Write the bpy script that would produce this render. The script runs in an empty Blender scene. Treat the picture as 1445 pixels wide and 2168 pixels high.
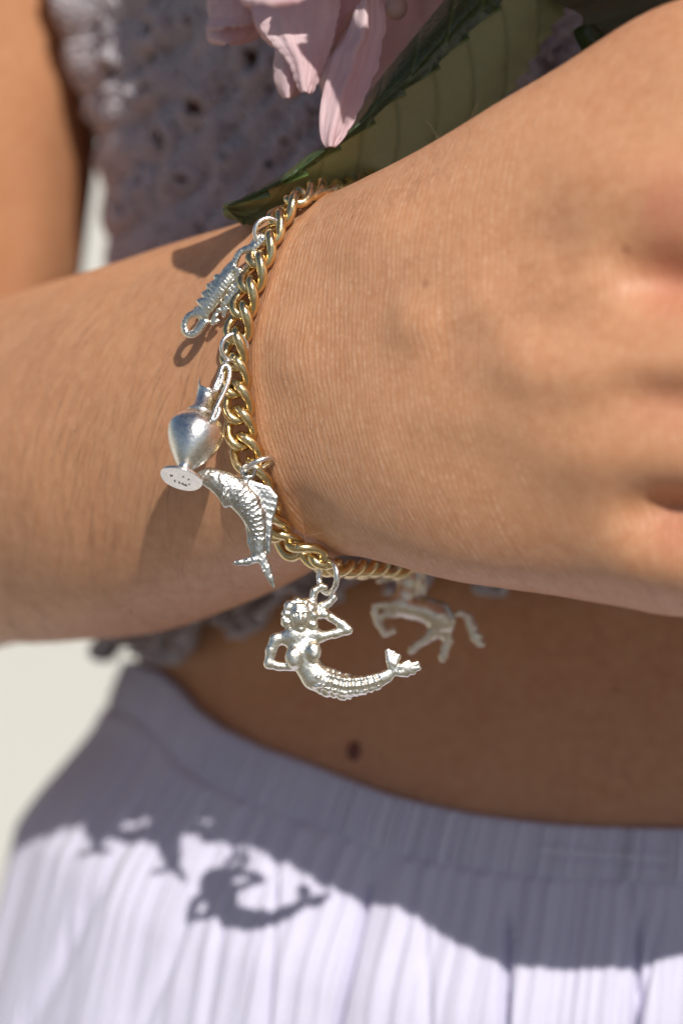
import bpy, math, random
import numpy as np
from mathutils import Matrix, Vector, Quaternion
from mathutils.bvhtree import BVHTree

random.seed(7)
rng = np.random.default_rng(7)
sc = bpy.context.scene
COL = sc.collection

# ------------------------------------------------------------------ camera, sky, sun
# Everything is measured in millimetres in a frame levelled to the view (x right, y away, z up) and
# turned into world metres by W(); the view looks down by PITCH and the wrist is 1 m above the paving.
PITCH = math.radians(18)
CAMD = 417.0
F = 14.453          # photograph pixels per mm at the wrist
RX = np.array(Matrix.Rotation(-PITCH, 3, 'X'))
BASE = np.array([0.0, 0.0, 1.0])


def W(p):
    return np.asarray(p, float) @ RX.T * 0.001 + BASE


def P(px, py, y=0.0):
    s = 1 + y / CAMD
    return ((px - 722.5) / F * s, y, (1084 - py) / F * s)


cam = bpy.data.cameras.new('camera')
cam.lens = 100
cam.sensor_fit = 'VERTICAL'
cam.sensor_height = 36
cam.sensor_width = 24
cam.clip_start = 0.01
cam.clip_end = 2000
cam.dof.use_dof = True
cam.dof.focus_distance = 0.417
cam.dof.aperture_fstop = 10
camo = bpy.data.objects.new('camera', cam)
COL.objects.link(camo)
camo.location = W((0, -CAMD, 0))
camo.rotation_euler = (math.pi / 2 - PITCH, 0, 0)
sc.camera = camo

SUN = np.array([0.178, -0.846, 0.555])
SUN = RX @ (SUN / np.linalg.norm(SUN))
elev = math.asin(SUN[2])
world = bpy.data.worlds.new('World')
sc.world = world
world.use_nodes = True
wn = world.node_tree
sky = wn.nodes.new('ShaderNodeTexSky')
sky.sky_type = 'NISHITA'
sky.sun_disc = False
sky.sun_elevation = elev
sky.sun_rotation = math.atan2(SUN[0], SUN[1])
wn.links.new(sky.outputs[0], wn.nodes['Background'].inputs[0])
wn.nodes['Background'].inputs[1].default_value = 0.072
sl = bpy.data.lights.new('sun', 'SUN')
sl.energy = 5.0
sl.angle = math.radians(0.53)
sl.color = (1.0, 0.955, 0.89)
so = bpy.data.objects.new('sun', sl)
COL.objects.link(so)
so.location = (0.5, -1, 3)
so.rotation_euler = Vector(SUN).to_track_quat('Z', 'Y').to_euler()
sc.view_settings.view_transform = 'Standard'
sc.view_settings.look = 'None'
sc.view_settings.exposure = -0.27
sc.cycles.use_denoising = True
sc.cycles.max_bounces = 8

# ------------------------------------------------------------------ materials


def mat(name, col=(.5, .5, .5), rough=.5, metal=0., spec=.5):
    m = bpy.data.materials.new(name)
    m.use_nodes = True
    b = m.node_tree.nodes['Principled BSDF']
    b.inputs['Base Color'].default_value = (*col, 1)
    b.inputs['Roughness'].default_value = rough
    b.inputs['Metallic'].default_value = metal
    b.inputs['Specular IOR Level'].default_value = spec
    return m, m.node_tree, b


class N:
    def __init__(s, nt):
        s.nt = nt

    def add(s, kind, **kw):
        n = s.nt.nodes.new(kind)
        for k, v in kw.items():
            if k.startswith('i_'):
                n.inputs[k[2:].replace('_', ' ')].default_value = v
            else:
                setattr(n, k, v)
        return n

    def link(s, a, b):
        s.nt.links.new(a, b)

    def coord(s, attr=None):
        if attr:
            return s.add('ShaderNodeAttribute', attribute_name=attr).outputs['Vector']
        return s.add('ShaderNodeTexCoord').outputs['Object']

    def mapping(s, src, scale=(1, 1, 1), rot=(0, 0, 0)):
        n = s.add('ShaderNodeMapping')
        n.inputs['Scale'].default_value = scale
        n.inputs['Rotation'].default_value = rot
        s.link(src, n.inputs['Vector'])
        return n.outputs[0]

    def noise(s, src, scale, detail=4, rough=.5):
        n = s.add('ShaderNodeTexNoise')
        n.inputs['Scale'].default_value = scale
        n.inputs['Detail'].default_value = detail
        n.inputs['Roughness'].default_value = rough
        s.link(src, n.inputs['Vector'])
        return n.outputs['Fac']

    def voro(s, src, scale, feature='DISTANCE_TO_EDGE', rand=1.0):
        n = s.add('ShaderNodeTexVoronoi', feature=feature)
        n.inputs['Scale'].default_value = scale
        n.inputs['Randomness'].default_value = rand
        s.link(src, n.inputs['Vector'])
        return n.outputs['Distance']

    def ramp(s, src, stops):
        n = s.add('ShaderNodeValToRGB')
        e = n.color_ramp.elements
        while len(e) < len(stops):
            e.new(0.5)
        for q, (p, c) in zip(e, stops):
            q.position = p
            q.color = (*c, 1) if len(c) == 3 else c
        s.link(src, n.inputs[0])
        return n.outputs[0]

    def math(s, op, a, b=None, c=None):
        n = s.add('ShaderNodeMath', operation=op)
        for i, v in enumerate((a, b, c)):
            if v is None:
                continue
            if isinstance(v, (int, float)):
                n.inputs[i].default_value = v
            else:
                s.link(v, n.inputs[i])
        return n.outputs[0]

    def mix(s, fac, a, b, blend='MIX'):
        n = s.add('ShaderNodeMix', data_type='RGBA', blend_type=blend)
        for i, v in ((0, fac), (6, a), (7, b)):
            if isinstance(v, (int, float)):
                n.inputs[i].default_value = v
            elif isinstance(v, tuple):
                n.inputs[i].default_value = (*v, 1)
            else:
                s.link(v, n.inputs[i])
        return n.outputs[2]

    def bump(s, h, dist, strength=1.0, normal=None):
        n = s.add('ShaderNodeBump')
        n.inputs['Distance'].default_value = dist
        n.inputs['Strength'].default_value = strength
        s.link(h, n.inputs['Height'])
        if normal is not None:
            s.link(normal, n.inputs['Normal'])
        return n.outputs[0]


def make_skin():
    m, nt, b = mat('skin', (.55, .29, .17), .5)
    n = N(nt)
    co = n.coord('skin_coord')           # millimetres: along the arm, across it, depth
    oc = n.mapping(n.coord(), (1000, 1000, 1000))
    big = n.noise(oc, .07, 3)
    mid = n.noise(oc, .5, 4, .6)
    col = n.mix(n.ramp(big, [(.38, (0, 0, 0)), (.66, (1, 1, 1))]), (.58, .28, .14), (.54, .245, .12))
    col = n.mix(n.ramp(mid, [(.35, (0, 0, 0)), (.7, (1, 1, 1))]), col, (.63, .325, .175))
    # flushed skin, with shade of the knuckle valleys darkened into the colour
    at = n.add('ShaderNodeAttribute', attribute_name='flush_shade')
    col = n.mix(n.math('MULTIPLY', at.outputs['Fac'], .7), col, (.52, .17, .11))
    # small freckles
    fr = n.voro(oc, .055, 'F1')
    col = n.mix(n.ramp(fr, [(.0, (.8, .8, .8)), (.03, (.5, .5, .5)), (.05, (0, 0, 0))]), col, (.32, .12, .06))
    # fine creases: long cells lying across the arm, and small cross-hatched cells
    c0 = n.add('ShaderNodeVectorMath', operation='ADD')
    wob = n.add('ShaderNodeTexNoise')
    wob.inputs['Scale'].default_value = .07
    wob.inputs['Detail'].default_value = 3
    n.link(co, wob.inputs['Vector'])
    sw = n.add('ShaderNodeVectorMath', operation='SCALE')
    sw.inputs['Scale'].default_value = 2.6
    n.link(wob.outputs['Color'], sw.inputs[0])
    n.link(co, c0.inputs[0])
    n.link(sw.outputs[0], c0.inputs[1])
    cc = c0.outputs[0]
    v1 = n.voro(n.mapping(cc, (1.45, .22, .3)), 1.0, rand=.6)
    v2 = n.voro(n.mapping(cc, (2.0, 1.0, .5), (0, 0, .5)), 1.0)
    fine = n.noise(co, 3.2, 3, .6)
    a = n.ramp(v1, [(0, (0, 0, 0)), (.16, (.75, .75, .75)), (.4, (1, 1, 1))])
    c = n.ramp(v2, [(0, (0, 0, 0)), (.1, (.8, .8, .8)), (.3, (1, 1, 1))])
    crs = n.add('ShaderNodeAttribute', attribute_name='crease').outputs['Fac']
    wv = n.add('ShaderNodeTexWave', wave_type='BANDS', bands_direction='X')
    wv.inputs['Scale'].default_value = .36
    wv.inputs['Distortion'].default_value = 7.0
    wv.inputs['Detail'].default_value = 3
    wv.inputs['Detail Scale'].default_value = .8
    n.link(n.mapping(cc, (1, .16, .3)), wv.inputs['Vector'])
    a = n.math('ADD', n.math('MULTIPLY', a, .5), n.math('MULTIPLY', wv.outputs['Fac'], .62))
    h = n.math('ADD', n.math('MULTIPLY', n.math('MULTIPLY', a, .85), crs), n.math('MULTIPLY', c, .4))
    h = n.math('ADD', h, n.math('MULTIPLY', fine, .6))
    nm = n.bump(h, .000058, 1.0)
    n.link(nm, b.inputs['Normal'])
    col = n.mix(n.math('MULTIPLY', n.math('MULTIPLY', n.math('SUBTRACT', 1.0, v1), crs), .06), col, (.72, .45, .30))
    # highlights on the dry ridges between the creases, painted into the colour
    lt = n.ramp(wv.outputs['Fac'], [(.82, (0, 0, 0)), (.97, (1, 1, 1))])
    pt = n.ramp(n.noise(co, 1.1, 4, .7), [(.45, (0, 0, 0)), (.62, (1, 1, 1))])
    col = n.mix(n.math('MULTIPLY', n.math('MULTIPLY', n.math('MULTIPLY', lt, pt), crs), .5), col, (.90, .66, .48))
    n.link(col, b.inputs['Base Color'])
    n.link(n.ramp(n.noise(co, 1.4, 3), [(.3, (.32,) * 3), (.7, (.56,) * 3)]), b.inputs['Roughness'])
    b.inputs['Specular IOR Level'].default_value = .36
    b.subsurface_method = 'RANDOM_WALK' if hasattr(b, 'subsurface_method') else None
    b.inputs['Subsurface Weight'].default_value = .35
    b.inputs['Subsurface Radius'].default_value = (1.0, .38, .2)
    b.inputs['Subsurface Scale'].default_value = .0022
    return m


def make_metal(name, c1, c2, r0, r1, bd, scale=1.0, grain=5.0):
    m, nt, b = mat(name, c1, r0, 1.0)
    n = N(nt)
    oc = n.mapping(n.coord(), (1000, 1000, 1000))
    k = n.noise(oc, .55 * scale, 4, .6)
    n.link(n.mix(n.ramp(k, [(.4, (0, 0, 0)), (.7, (1, 1, 1))]), c1, c2), b.inputs['Base Color'])
    g = n.noise(oc, 1.6 * scale, 3, .6)
    n.link(n.ramp(g, [(.3, (r0,) * 3), (.7, (r1,) * 3)]), b.inputs['Roughness'])
    sc1 = n.noise(n.mapping(oc, (4, .5, .9), (.3, .5, .2)), 2.2, 3, .7)
    h = n.math('ADD', n.noise(oc, grain, 4, .7), n.math('MULTIPLY', sc1, .5))
    n.link(n.bump(h, bd, 1.0), b.inputs['Normal'])
    return m


def make_cloth(name, col, col2, bd, ribs=None, trans=.0):
    m, nt, b = mat(name, col, .85, 0, .2)
    n = N(nt)
    co = n.coord('cloth_coord')
    k = n.noise(co, .25, 4, .6)
    n.link(n.mix(k, col, col2), b.inputs['Base Color'])
    w1 = n.add('ShaderNodeTexWave', wave_type='BANDS', bands_direction='X')
    w1.inputs['Scale'].default_value = ribs or .8
    w1.inputs['Distortion'].default_value = 1.2
    w1.inputs['Detail'].default_value = 2
    n.link(co, w1.inputs['Vector'])
    w2 = n.add('ShaderNodeTexWave', wave_type='BANDS', bands_direction='Y')
    w2.inputs['Scale'].default_value = (ribs or .8) * 1.1
    w2.inputs['Distortion'].default_value = 1.5
    n.link(co, w2.inputs['Vector'])
    h = n.math('ADD', w1.outputs['Fac'], n.math('MULTIPLY', w2.outputs['Fac'], .6))
    n.link(n.bump(h, bd, 1.0), b.inputs['Normal'])
    b.inputs['Sheen Weight'].default_value = .25
    if trans:
        b.inputs['Subsurface Weight'].default_value = trans
        b.inputs['Subsurface Radius'].default_value = (1, 1, 1)
        b.inputs['Subsurface Scale'].default_value = .0008
    return m


def make_petal():
    m, nt, b = mat('petal_pink', (.72, .5, .52), .55, 0, .35)
    n = N(nt)
    uv = n.coord('strip_coord')          # x across 0..1, y along mm
    v = n.noise(n.mapping(uv, (9, .16, 1)), 1.0, 4, .65)
    v2 = n.noise(n.mapping(uv, (26, .25, 1)), 1.0, 3, .6)
    oc = n.mapping(n.coord(), (1000, 1000, 1000))
    big = n.noise(oc, .08, 3)
    col = n.mix(n.ramp(big, [(.35, (0, 0, 0)), (.65, (1, 1, 1))]), (.87, .70, .71), (.80, .56, .59))
    col = n.mix(n.math('MULTIPLY', n.ramp(v, [(.45, (0, 0, 0)), (.65, (1, 1, 1))]), .45), col, (.72, .50, .56))
    n.link(col, b.inputs['Base Color'])
    n.link(n.bump(n.math('ADD', v, n.math('MULTIPLY', v2, .8)), .0002, 1.0), b.inputs['Normal'])
    # light passes through a thin petal
    tr = n.add('ShaderNodeBsdfTranslucent')
    n.link(col, tr.inputs['Color'])
    mx = n.add('ShaderNodeMixShader')
    mx.inputs[0].default_value = .35
    n.link(b.outputs[0], mx.inputs[1])
    n.link(tr.outputs[0], mx.inputs[2])
    n.link(mx.outputs[0], nt.nodes['Material Output'].inputs['Surface'])
    return m


def make_leaf(name, c1, c2, vein, rough, tl):
    m, nt, b = mat(name, c1, rough, 0, .5)
    n = N(nt)
    at = n.add('ShaderNodeAttribute', attribute_name='vein')
    oc = n.mapping(n.coord(), (1000, 1000, 1000))
    k = n.noise(oc, .5, 5, .6)
    col = n.mix(k, c1, c2)
    cell = n.voro(oc, .55)
    net = n.ramp(cell, [(0, (1, 1, 1)), (.06, (0, 0, 0))])
    col = n.mix(n.math('MULTIPLY', net, .25), col, vein)
    col = n.mix(at.outputs['Fac'], col, vein)
    n.link(col, b.inputs['Base Color'])
    h = n.math('ADD', n.ramp(cell, [(0, (0, 0, 0)), (.3, (1, 1, 1))]), n.math('MULTIPLY', n.noise(oc, 3, 3), .6))
    n.link(n.bump(h, .00005, 1.0), b.inputs['Normal'])
    tr = n.add('ShaderNodeBsdfTranslucent')
    n.link(n.mix(.35, col, (.14, .22, .03)), tr.inputs['Color'])
    mx = n.add('ShaderNodeMixShader')
    mx.inputs[0].default_value = tl
    n.link(b.outputs[0], mx.inputs[1])
    n.link(tr.outputs[0], mx.inputs[2])
    n.link(mx.outputs[0], nt.nodes['Material Output'].inputs['Surface'])
    return m


def make_ground():
    m, nt, b = mat('pale_paving', (.6, .57, .5), .9, 0, .2)
    n = N(nt)
    co = n.coord()
    k = n.noise(co, 1.2, 5, .6)
    g = n.noise(co, 60, 4, .7)
    col = n.mix(k, (.70, .67, .58), (.77, .74, .66))
    col = n.mix(n.math('MULTIPLY', g, .3), col, (.48, .45, .39))
    n.link(col, b.inputs['Base Color'])
    n.link(n.bump(g, .002), b.inputs['Normal'])
    return m


SKIN = make_skin()
GOLD = make_metal('pale_gold', (.79, .62, .34), (.67, .51, .26), .14, .30, .000012)
GOLDW = make_metal('worn_pale_gold', (.74, .64, .42), (.66, .52, .28), .16, .32, .000014)
SILVER = make_metal('cast_silver', (.90, .86, .76), (.80, .74, .61), .2, .38, .00006, 1.0, 2.4)
SILVERA = make_metal('aged_silver', (.66, .64, .59), (.52, .50, .45), .2, .38, .00004, 1.0, 3.0)
SILVERH = make_metal('horse_silver', (.80, .72, .60), (.66, .58, .47), .3, .45, .00001, 1.0, 3.0)
SILVERB = make_metal('polished_silver', (.90, .87, .82), (.78, .75, .69), .2, .36, .00003, 1.0, 3.0)
KNIT = make_cloth('white_knit', (.72, .665, .71), (.58, .53, .57), .0006, .45, .3)
SKIRT = make_cloth('white_cotton', (.74, .72, .865), (.68, .66, .81), .00006, 1.2, .2)
PETAL = make_petal()
LEAF_UNDER = make_leaf('leaf_underside', (.40, .43, .22), (.33, .36, .17), (.25, .28, .13), .6, .2)
LEAF_TOP = make_leaf('leaf_upper_side', (.022, .045, .014), (.03, .062, .018), (.12, .19, .05), .33, .06)
LEAF_DARK = make_leaf('shaded_leaf_upper_side', (.10, .11, .05), (.08, .09, .04), (.06, .07, .03), .5, .05)
STEM, _, _ = mat('green_stem', (.14, .22, .06), .5)
BUDM, _, _ = mat('grey_pink_bud', (.42, .30, .27), .5)
HAIR, _, _ = mat('body_hair', (.42, .24, .14), .4)
MOLE, _, _ = mat('mole_brown', (.16, .04, .025), .5)
GROUND = make_ground()
DARK_GROUND, _, _ = mat('added_dark_ground', (.15, .13, .095), .95)  # for the unseen ground added to weaken light bounced from below

# ------------------------------------------------------------------ object helpers
ORG = {}


def fast_mesh(name, v, faces):
    me = bpy.data.meshes.new(name)
    v = np.asarray(v, np.float32)
    me.vertices.add(len(v))
    me.vertices.foreach_set('co', v.ravel())
    if isinstance(faces, np.ndarray):
        k = faces.shape[1]
        me.loops.add(faces.size)
        me.loops.foreach_set('vertex_index', faces.astype(np.int32).ravel())
        me.polygons.add(len(faces))
        me.polygons.foreach_set('loop_start', np.arange(0, faces.size, k, dtype=np.int32))
        me.polygons.foreach_set('loop_total', np.full(len(faces), k, np.int32))
    else:
        cnt = np.array([len(f) for f in faces], np.int32)
        flat = np.array([i for f in faces for i in f], np.int32)
        me.loops.add(len(flat))
        me.loops.foreach_set('vertex_index', flat)
        me.polygons.add(len(cnt))
        me.polygons.foreach_set('loop_start', np.concatenate([[0], np.cumsum(cnt)[:-1]]).astype(np.int32))
        me.polygons.foreach_set('loop_total', cnt)
    me.update(calc_edges=True)
    me.validate()
    me.polygons.foreach_set('use_smooth', np.ones(len(me.polygons), bool))
    return me


def empty(name, at, label, cat, group=None):
    o = bpy.data.objects.new(name, None)
    o.empty_display_size = .01
    COL.objects.link(o)
    w = W(at)
    o.location = w
    ORG[o] = w
    o['label'] = label
    o['category'] = cat
    if group:
        o['group'] = group
    return o


def obj(name, v, faces, m, parent=None, attrs=None):
    """v in view-frame mm; faces index lists; attrs: name -> (n,) or (n,3) arrays"""
    org = ORG[parent] if parent is not None else W(np.mean(v, axis=0))
    me = fast_mesh(name, W(v) - org, faces)
    for x in (m if isinstance(m, (list, tuple)) else [m]):
        me.materials.append(x)
    for k, a in (attrs or {}).items():
        a = np.asarray(a, np.float32)
        if a.ndim == 1:
            me.attributes.new(k, 'FLOAT', 'POINT').data.foreach_set('value', a)
        else:
            me.attributes.new(k, 'FLOAT_VECTOR', 'POINT').data.foreach_set('vector', a.ravel())
    o = bpy.data.objects.new(name, me)
    COL.objects.link(o)
    if parent is not None:
        o.parent = parent
    else:
        o.location = org
    ORG[o] = org
    return o


def catmull(pts, t):
    pts = np.asarray(pts, float)
    n = len(pts)
    t = np.clip(np.asarray(t, float), 0, n - 1 - 1e-9)
    i = t.astype(int)
    f = (t - i)[:, None]
    g = lambda k: pts[np.clip(k, 0, n - 1)]
    p0, p1, p2, p3 = g(i - 1), g(i), g(i + 1), g(i + 2)
    return .5 * ((2 * p1) + (-p0 + p2) * f + (2 * p0 - 5 * p1 + 4 * p2 - p3) * f ** 2 + (-p0 + 3 * p1 - 3 * p2 + p3) * f ** 3)


def grid_faces(n, m, closed=False, off=0):
    i, j = np.meshgrid(np.arange(n - 1), np.arange(m if closed else m - 1), indexing='ij')
    j2 = (j + 1) % m
    return (np.stack([i * m + j, i * m + j2, (i + 1) * m + j2, (i + 1) * m + j], -1).reshape(-1, 4) + off)


def tube(pts, r, seg=10, ends=True):
    """swept tube; returns verts, faces"""
    pts = np.asarray(pts, float)
    n = len(pts)
    r = np.full(n, r) if np.isscalar(r) else np.asarray(r, float)
    T = np.gradient(pts, axis=0)
    T /= np.linalg.norm(T, axis=1)[:, None] + 1e-12
    up = np.array([0, 0, 1.]) if abs(T[0][2]) < .9 else np.array([1., 0, 0])
    N_ = np.cross(T[0], up)
    N_ /= np.linalg.norm(N_)
    V = []
    for i in range(n):
        N_ = N_ - T[i] * np.dot(N_, T[i])
        N_ /= np.linalg.norm(N_)
        B = np.cross(T[i], N_)
        a = np.arange(seg) / seg * 2 * math.pi
        V.append(pts[i] + r[i] * (np.cos(a)[:, None] * N_ + np.sin(a)[:, None] * B))
    V = np.concatenate(V)
    fs = [tuple(f) for f in grid_faces(n, seg, True)]
    if ends:
        fs.append(tuple(range(seg))[::-1])
        fs.append(tuple(range((n - 1) * seg, n * seg)))
    return V, fs


def torus(c, ax1, ax2, R1, R2, r, n=36, seg=12):
    c = np.asarray(c, float)
    ax1 = np.asarray(ax1, float) / np.linalg.norm(ax1)
    ax2 = np.asarray(ax2, float)
    ax2 = ax2 - ax1 * np.dot(ax1, ax2)
    ax2 /= np.linalg.norm(ax2)
    ax3 = np.cross(ax1, ax2)
    V = []
    for i in range(n):
        a = i / n * 2 * math.pi
        rad = math.cos(a) * ax1 + math.sin(a) * ax2
        p = c + R1 * math.cos(a) * ax1 + R2 * math.sin(a) * ax2
        for j in range(seg):
            b = j / seg * 2 * math.pi
            V.append(p + r * (math.cos(b) * rad + math.sin(b) * ax3))
    i, j = np.meshgrid(np.arange(n), np.arange(seg), indexing='ij')
    f = np.stack([i * seg + j, i * seg + (j + 1) % seg, ((i + 1) % n) * seg + (j + 1) % seg, ((i + 1) % n) * seg + j], -1).reshape(-1, 4)
    return np.array(V), f


def merge(parts):
    V, Fs, o = [], [], 0
    for v, f in parts:
        V.append(np.asarray(v, float))
        Fs += [tuple(int(k) + o for k in q) for q in f]
        o += len(v)
    return np.concatenate(V), Fs

# ------------------------------------------------------------------ signed-distance modelling (cast charms)


class SDF:
    def __init__(s, lo, hi, step):
        s.lo = np.array(lo, float)
        s.step = step
        s.n = np.ceil((np.array(hi, float) - s.lo) / step).astype(int) + 1
        s.F = np.full(tuple(s.n), 1e3, np.float32)

    def box(s, lo, hi):
        a = np.clip(np.floor((np.asarray(lo) - s.lo) / s.step).astype(int), 0, s.n - 1)
        b = np.clip(np.ceil((np.asarray(hi) - s.lo) / s.step).astype(int) + 1, 1, s.n)
        sl_ = tuple(slice(int(x), int(y)) for x, y in zip(a, b))
        g = [(np.arange(q.start, q.stop) * s.step + s.lo[i]).astype(np.float32) for i, q in enumerate(sl_)]
        return sl_, np.meshgrid(*g, indexing='ij')

    def put(s, sl_, d, k, op='u'):
        f = s.F[sl_]
        if op == 'u':
            h = np.maximum(k - np.abs(f - d), 0) / k if k > 0 else 0
            s.F[sl_] = np.minimum(f, d) - (h * h * k * .25 if k > 0 else 0)
        else:
            h = np.maximum(k - np.abs(f + d), 0) / k if k > 0 else 0
            s.F[sl_] = np.maximum(f, -d) + (h * h * k * .25 if k > 0 else 0)

    def chain(s, pts, k=12, flat=1.0, op='u'):
        """pts: (u, v, w, r) joined by tapering capsules; flat<1 squashes them in depth"""
        for a, b in zip(pts[:-1], pts[1:]):
            a = np.array(a, float)
            b = np.array(b, float)
            mr = max(a[3], b[3]) + k + 3 * s.step
            sl_, (X, Y, Z) = s.box(np.minimum(a[:3], b[:3]) - mr, np.maximum(a[:3], b[:3]) + mr)
            if X.size == 0:
                continue
            ba = b[:3] - a[:3]
            ba[2] /= flat
            px, py, pz = X - a[0], Y - a[1], (Z - a[2]) / flat
            h = np.clip((px * ba[0] + py * ba[1] + pz * ba[2]) / (np.dot(ba, ba) + 1e-9), 0, 1)
            d = np.sqrt((px - h * ba[0]) ** 2 + (py - h * ba[1]) ** 2 + (pz - h * ba[2]) ** 2) - (a[3] + h * (b[3] - a[3]))
            s.put(sl_, d * min(1, flat ** .5), k, op)

    def ell(s, c, r, k=12, op='u', rot=0.0):
        c = np.array(c, float)
        r = np.array(r, float)
        m = max(r) + k + 3 * s.step
        sl_, (X, Y, Z) = s.box(c - m, c + m)
        x, y, z = X - c[0], Y - c[1], Z - c[2]
        if rot:
            cr, sr = math.cos(rot), math.sin(rot)
            x, y = x * cr + y * sr, -x * sr + y * cr
        q = np.sqrt((x / r[0]) ** 2 + (y / r[1]) ** 2 + (z / r[2]) ** 2)
        s.put(sl_, (q - 1) * min(r), k, op)

    def ring(s, c, R, r, k=8, rot=0.0, sq=1.0):
        """ring lying in the (u, v) plane"""
        pts = []
        for i in range(25):
            a = i / 24 * 2 * math.pi
            x, y = R * math.cos(a), R * sq * math.sin(a)
            pts.append((c[0] + x * math.cos(rot) - y * math.sin(rot), c[1] + x * math.sin(rot) + y * math.cos(rot), c[2], r))
        s.chain(pts, k)

    def mesh(s):
        Fv = s.F
        neg = Fv < 0
        n0, n1, n2 = (np.array(Fv.shape) - 1)
        cnt = np.zeros((n0, n1, n2), np.int8)
        for dx in (0, 1):
            for dy in (0, 1):
                for dz in (0, 1):
                    cnt += neg[dx:dx + n0, dy:dy + n1, dz:dz + n2]
        act = (cnt > 0) & (cnt < 8)
        idx = np.full(act.shape, -1, np.int64)
        c = np.argwhere(act)
        idx[act] = np.arange(len(c))
        acc = np.zeros((len(c), 3))
        w = np.zeros(len(c))
        cor = [(a, b, d) for a in (0, 1) for b in (0, 1) for d in (0, 1)]
        for p in cor:
            for ax in range(3):
                if p[ax] == 1:
                    continue
                q = list(p)
                q[ax] = 1
                f0 = Fv[c[:, 0] + p[0], c[:, 1] + p[1], c[:, 2] + p[2]]
                f1 = Fv[c[:, 0] + q[0], c[:, 1] + q[1], c[:, 2] + q[2]]
                x = (f0 < 0) != (f1 < 0)
                t = np.where(x, f0 / np.where(x, f0 - f1, 1), 0)
                pos = np.array(p, float)[None, :].repeat(len(c), 0)
                pos[:, ax] += t
                acc[x] += pos[x]
                w += x
        v = (c + acc / w[:, None]) * s.step + s.lo
        quads = []
        for ax in range(3):
            o1, o2 = [(1, 2), (2, 0), (0, 1)][ax]
            sl0 = [slice(None)] * 3
            sl1 = [slice(None)] * 3
            sl0[ax] = slice(0, -1)
            sl1[ax] = slice(1, None)
            a, b = neg[tuple(sl0)], neg[tuple(sl1)]
            e = np.argwhere(a != b)
            e = e[(e[:, o1] > 0) & (e[:, o2] > 0) & (e[:, o1] < Fv.shape[o1] - 1) & (e[:, o2] < Fv.shape[o2] - 1)]
            flip = a[e[:, 0], e[:, 1], e[:, 2]]

            def g(d1, d2):
                q = e.copy()
                q[:, o1] -= d1
                q[:, o2] -= d2
                return idx[q[:, 0], q[:, 1], q[:, 2]]
            Q = np.stack([g(1, 1), g(0, 1), g(0, 0), g(1, 0)], -1)
            Q[~flip] = Q[~flip][:, ::-1]
            quads.append(Q)
        Q = np.concatenate(quads)
        return v, Q


def vnormals(v, Q):
    a = v[Q[:, 2]] - v[Q[:, 0]]
    b = v[Q[:, -1]] - v[Q[:, 1]]
    fn = np.cross(a, b)
    n = np.zeros_like(v)
    for k in range(Q.shape[1]):
        for d in range(3):
            n[:, d] += np.bincount(Q[:, k], weights=fn[:, d], minlength=len(v))
    return n / (np.linalg.norm(n, axis=1)[:, None] + 1e-12)


def smooth(v, Q, it=2, lam=.5):
    e = np.concatenate([Q[:, [i, (i + 1) % Q.shape[1]]] for i in range(Q.shape[1])])
    e = np.concatenate([e, e[:, ::-1]])
    deg = np.bincount(e[:, 0], minlength=len(v))
    for _ in range(it):
        s = np.stack([np.bincount(e[:, 0], weights=v[e[:, 1], d], minlength=len(v)) for d in range(3)], -1)
        v = v + lam * (s / np.maximum(deg, 1)[:, None] - v)
    return v


def polyparam(u, v, pts):
    """length along and signed offset across a polyline in the (u, v) plane"""
    best = np.full(len(u), 1e9)
    S = np.zeros(len(u))
    L = np.zeros(len(u))
    acc = 0
    for a, b in zip(pts[:-1], pts[1:]):
        a = np.array(a[:2], float)
        b = np.array(b[:2], float)
        ba = b - a
        ln = np.linalg.norm(ba)
        h = np.clip(((u - a[0]) * ba[0] + (v - a[1]) * ba[1]) / ln ** 2, 0, 1)
        dx, dy = u - a[0] - h * ba[0], v - a[1] - h * ba[1]
        d = np.hypot(dx, dy)
        sg = np.sign(ba[0] * dy - ba[1] * dx)
        k = d < best
        best[k] = d[k]
        S[k] = acc + h[k] * ln
        L[k] = (d * sg)[k]
        acc += ln
    return S, L


def soft(pts, k=6):
    return [tuple(q) for q in catmull(np.array(pts, float), np.linspace(0, len(pts) - 1, (len(pts) - 1) * k + 1))]


def charm_verts(v, crop, depth, tilt=(0, 0), pivot=(0, 0)):
    """(u, v, w) in an enlarged crop of the photograph -> view-frame mm. tilt leans the charm in depth."""
    ox, oy, k = crop
    px, py = ox + v[:, 0] / k, oy + v[:, 1] / k
    d = depth - v[:, 2] / k / F + tilt[0] * (px - pivot[0]) / F + tilt[1] * (py - pivot[1]) / F
    s = 1 + d / CAMD
    return np.stack([(px - 722.5) / F * s, d, (1084 - py) / F * s], -1)

# ------------------------------------------------------------------ setting
def ground(name, x0_, x1_, y0_, y1_, m_, n_=2, z=0.0):
    v_ = np.array([[x0_, y0_, z], [x1_, y0_, z], [x1_, y1_, z], [x0_, y1_, z]], float)
    me_ = fast_mesh(name, v_, [(0, 1, 2, 3)])
    me_.materials.append(m_)
    o_ = bpy.data.objects.new(name, me_)
    o_['kind'] = 'structure'
    COL.objects.link(o_)


# a pale paved yard begins at her feet; unseen dark ground added in front cuts the bounce
ground('ground', -900, 900, -900, 900, DARK_GROUND)
ground('paving', -900, 900, -.15, 900, GROUND, z=.004)

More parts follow.
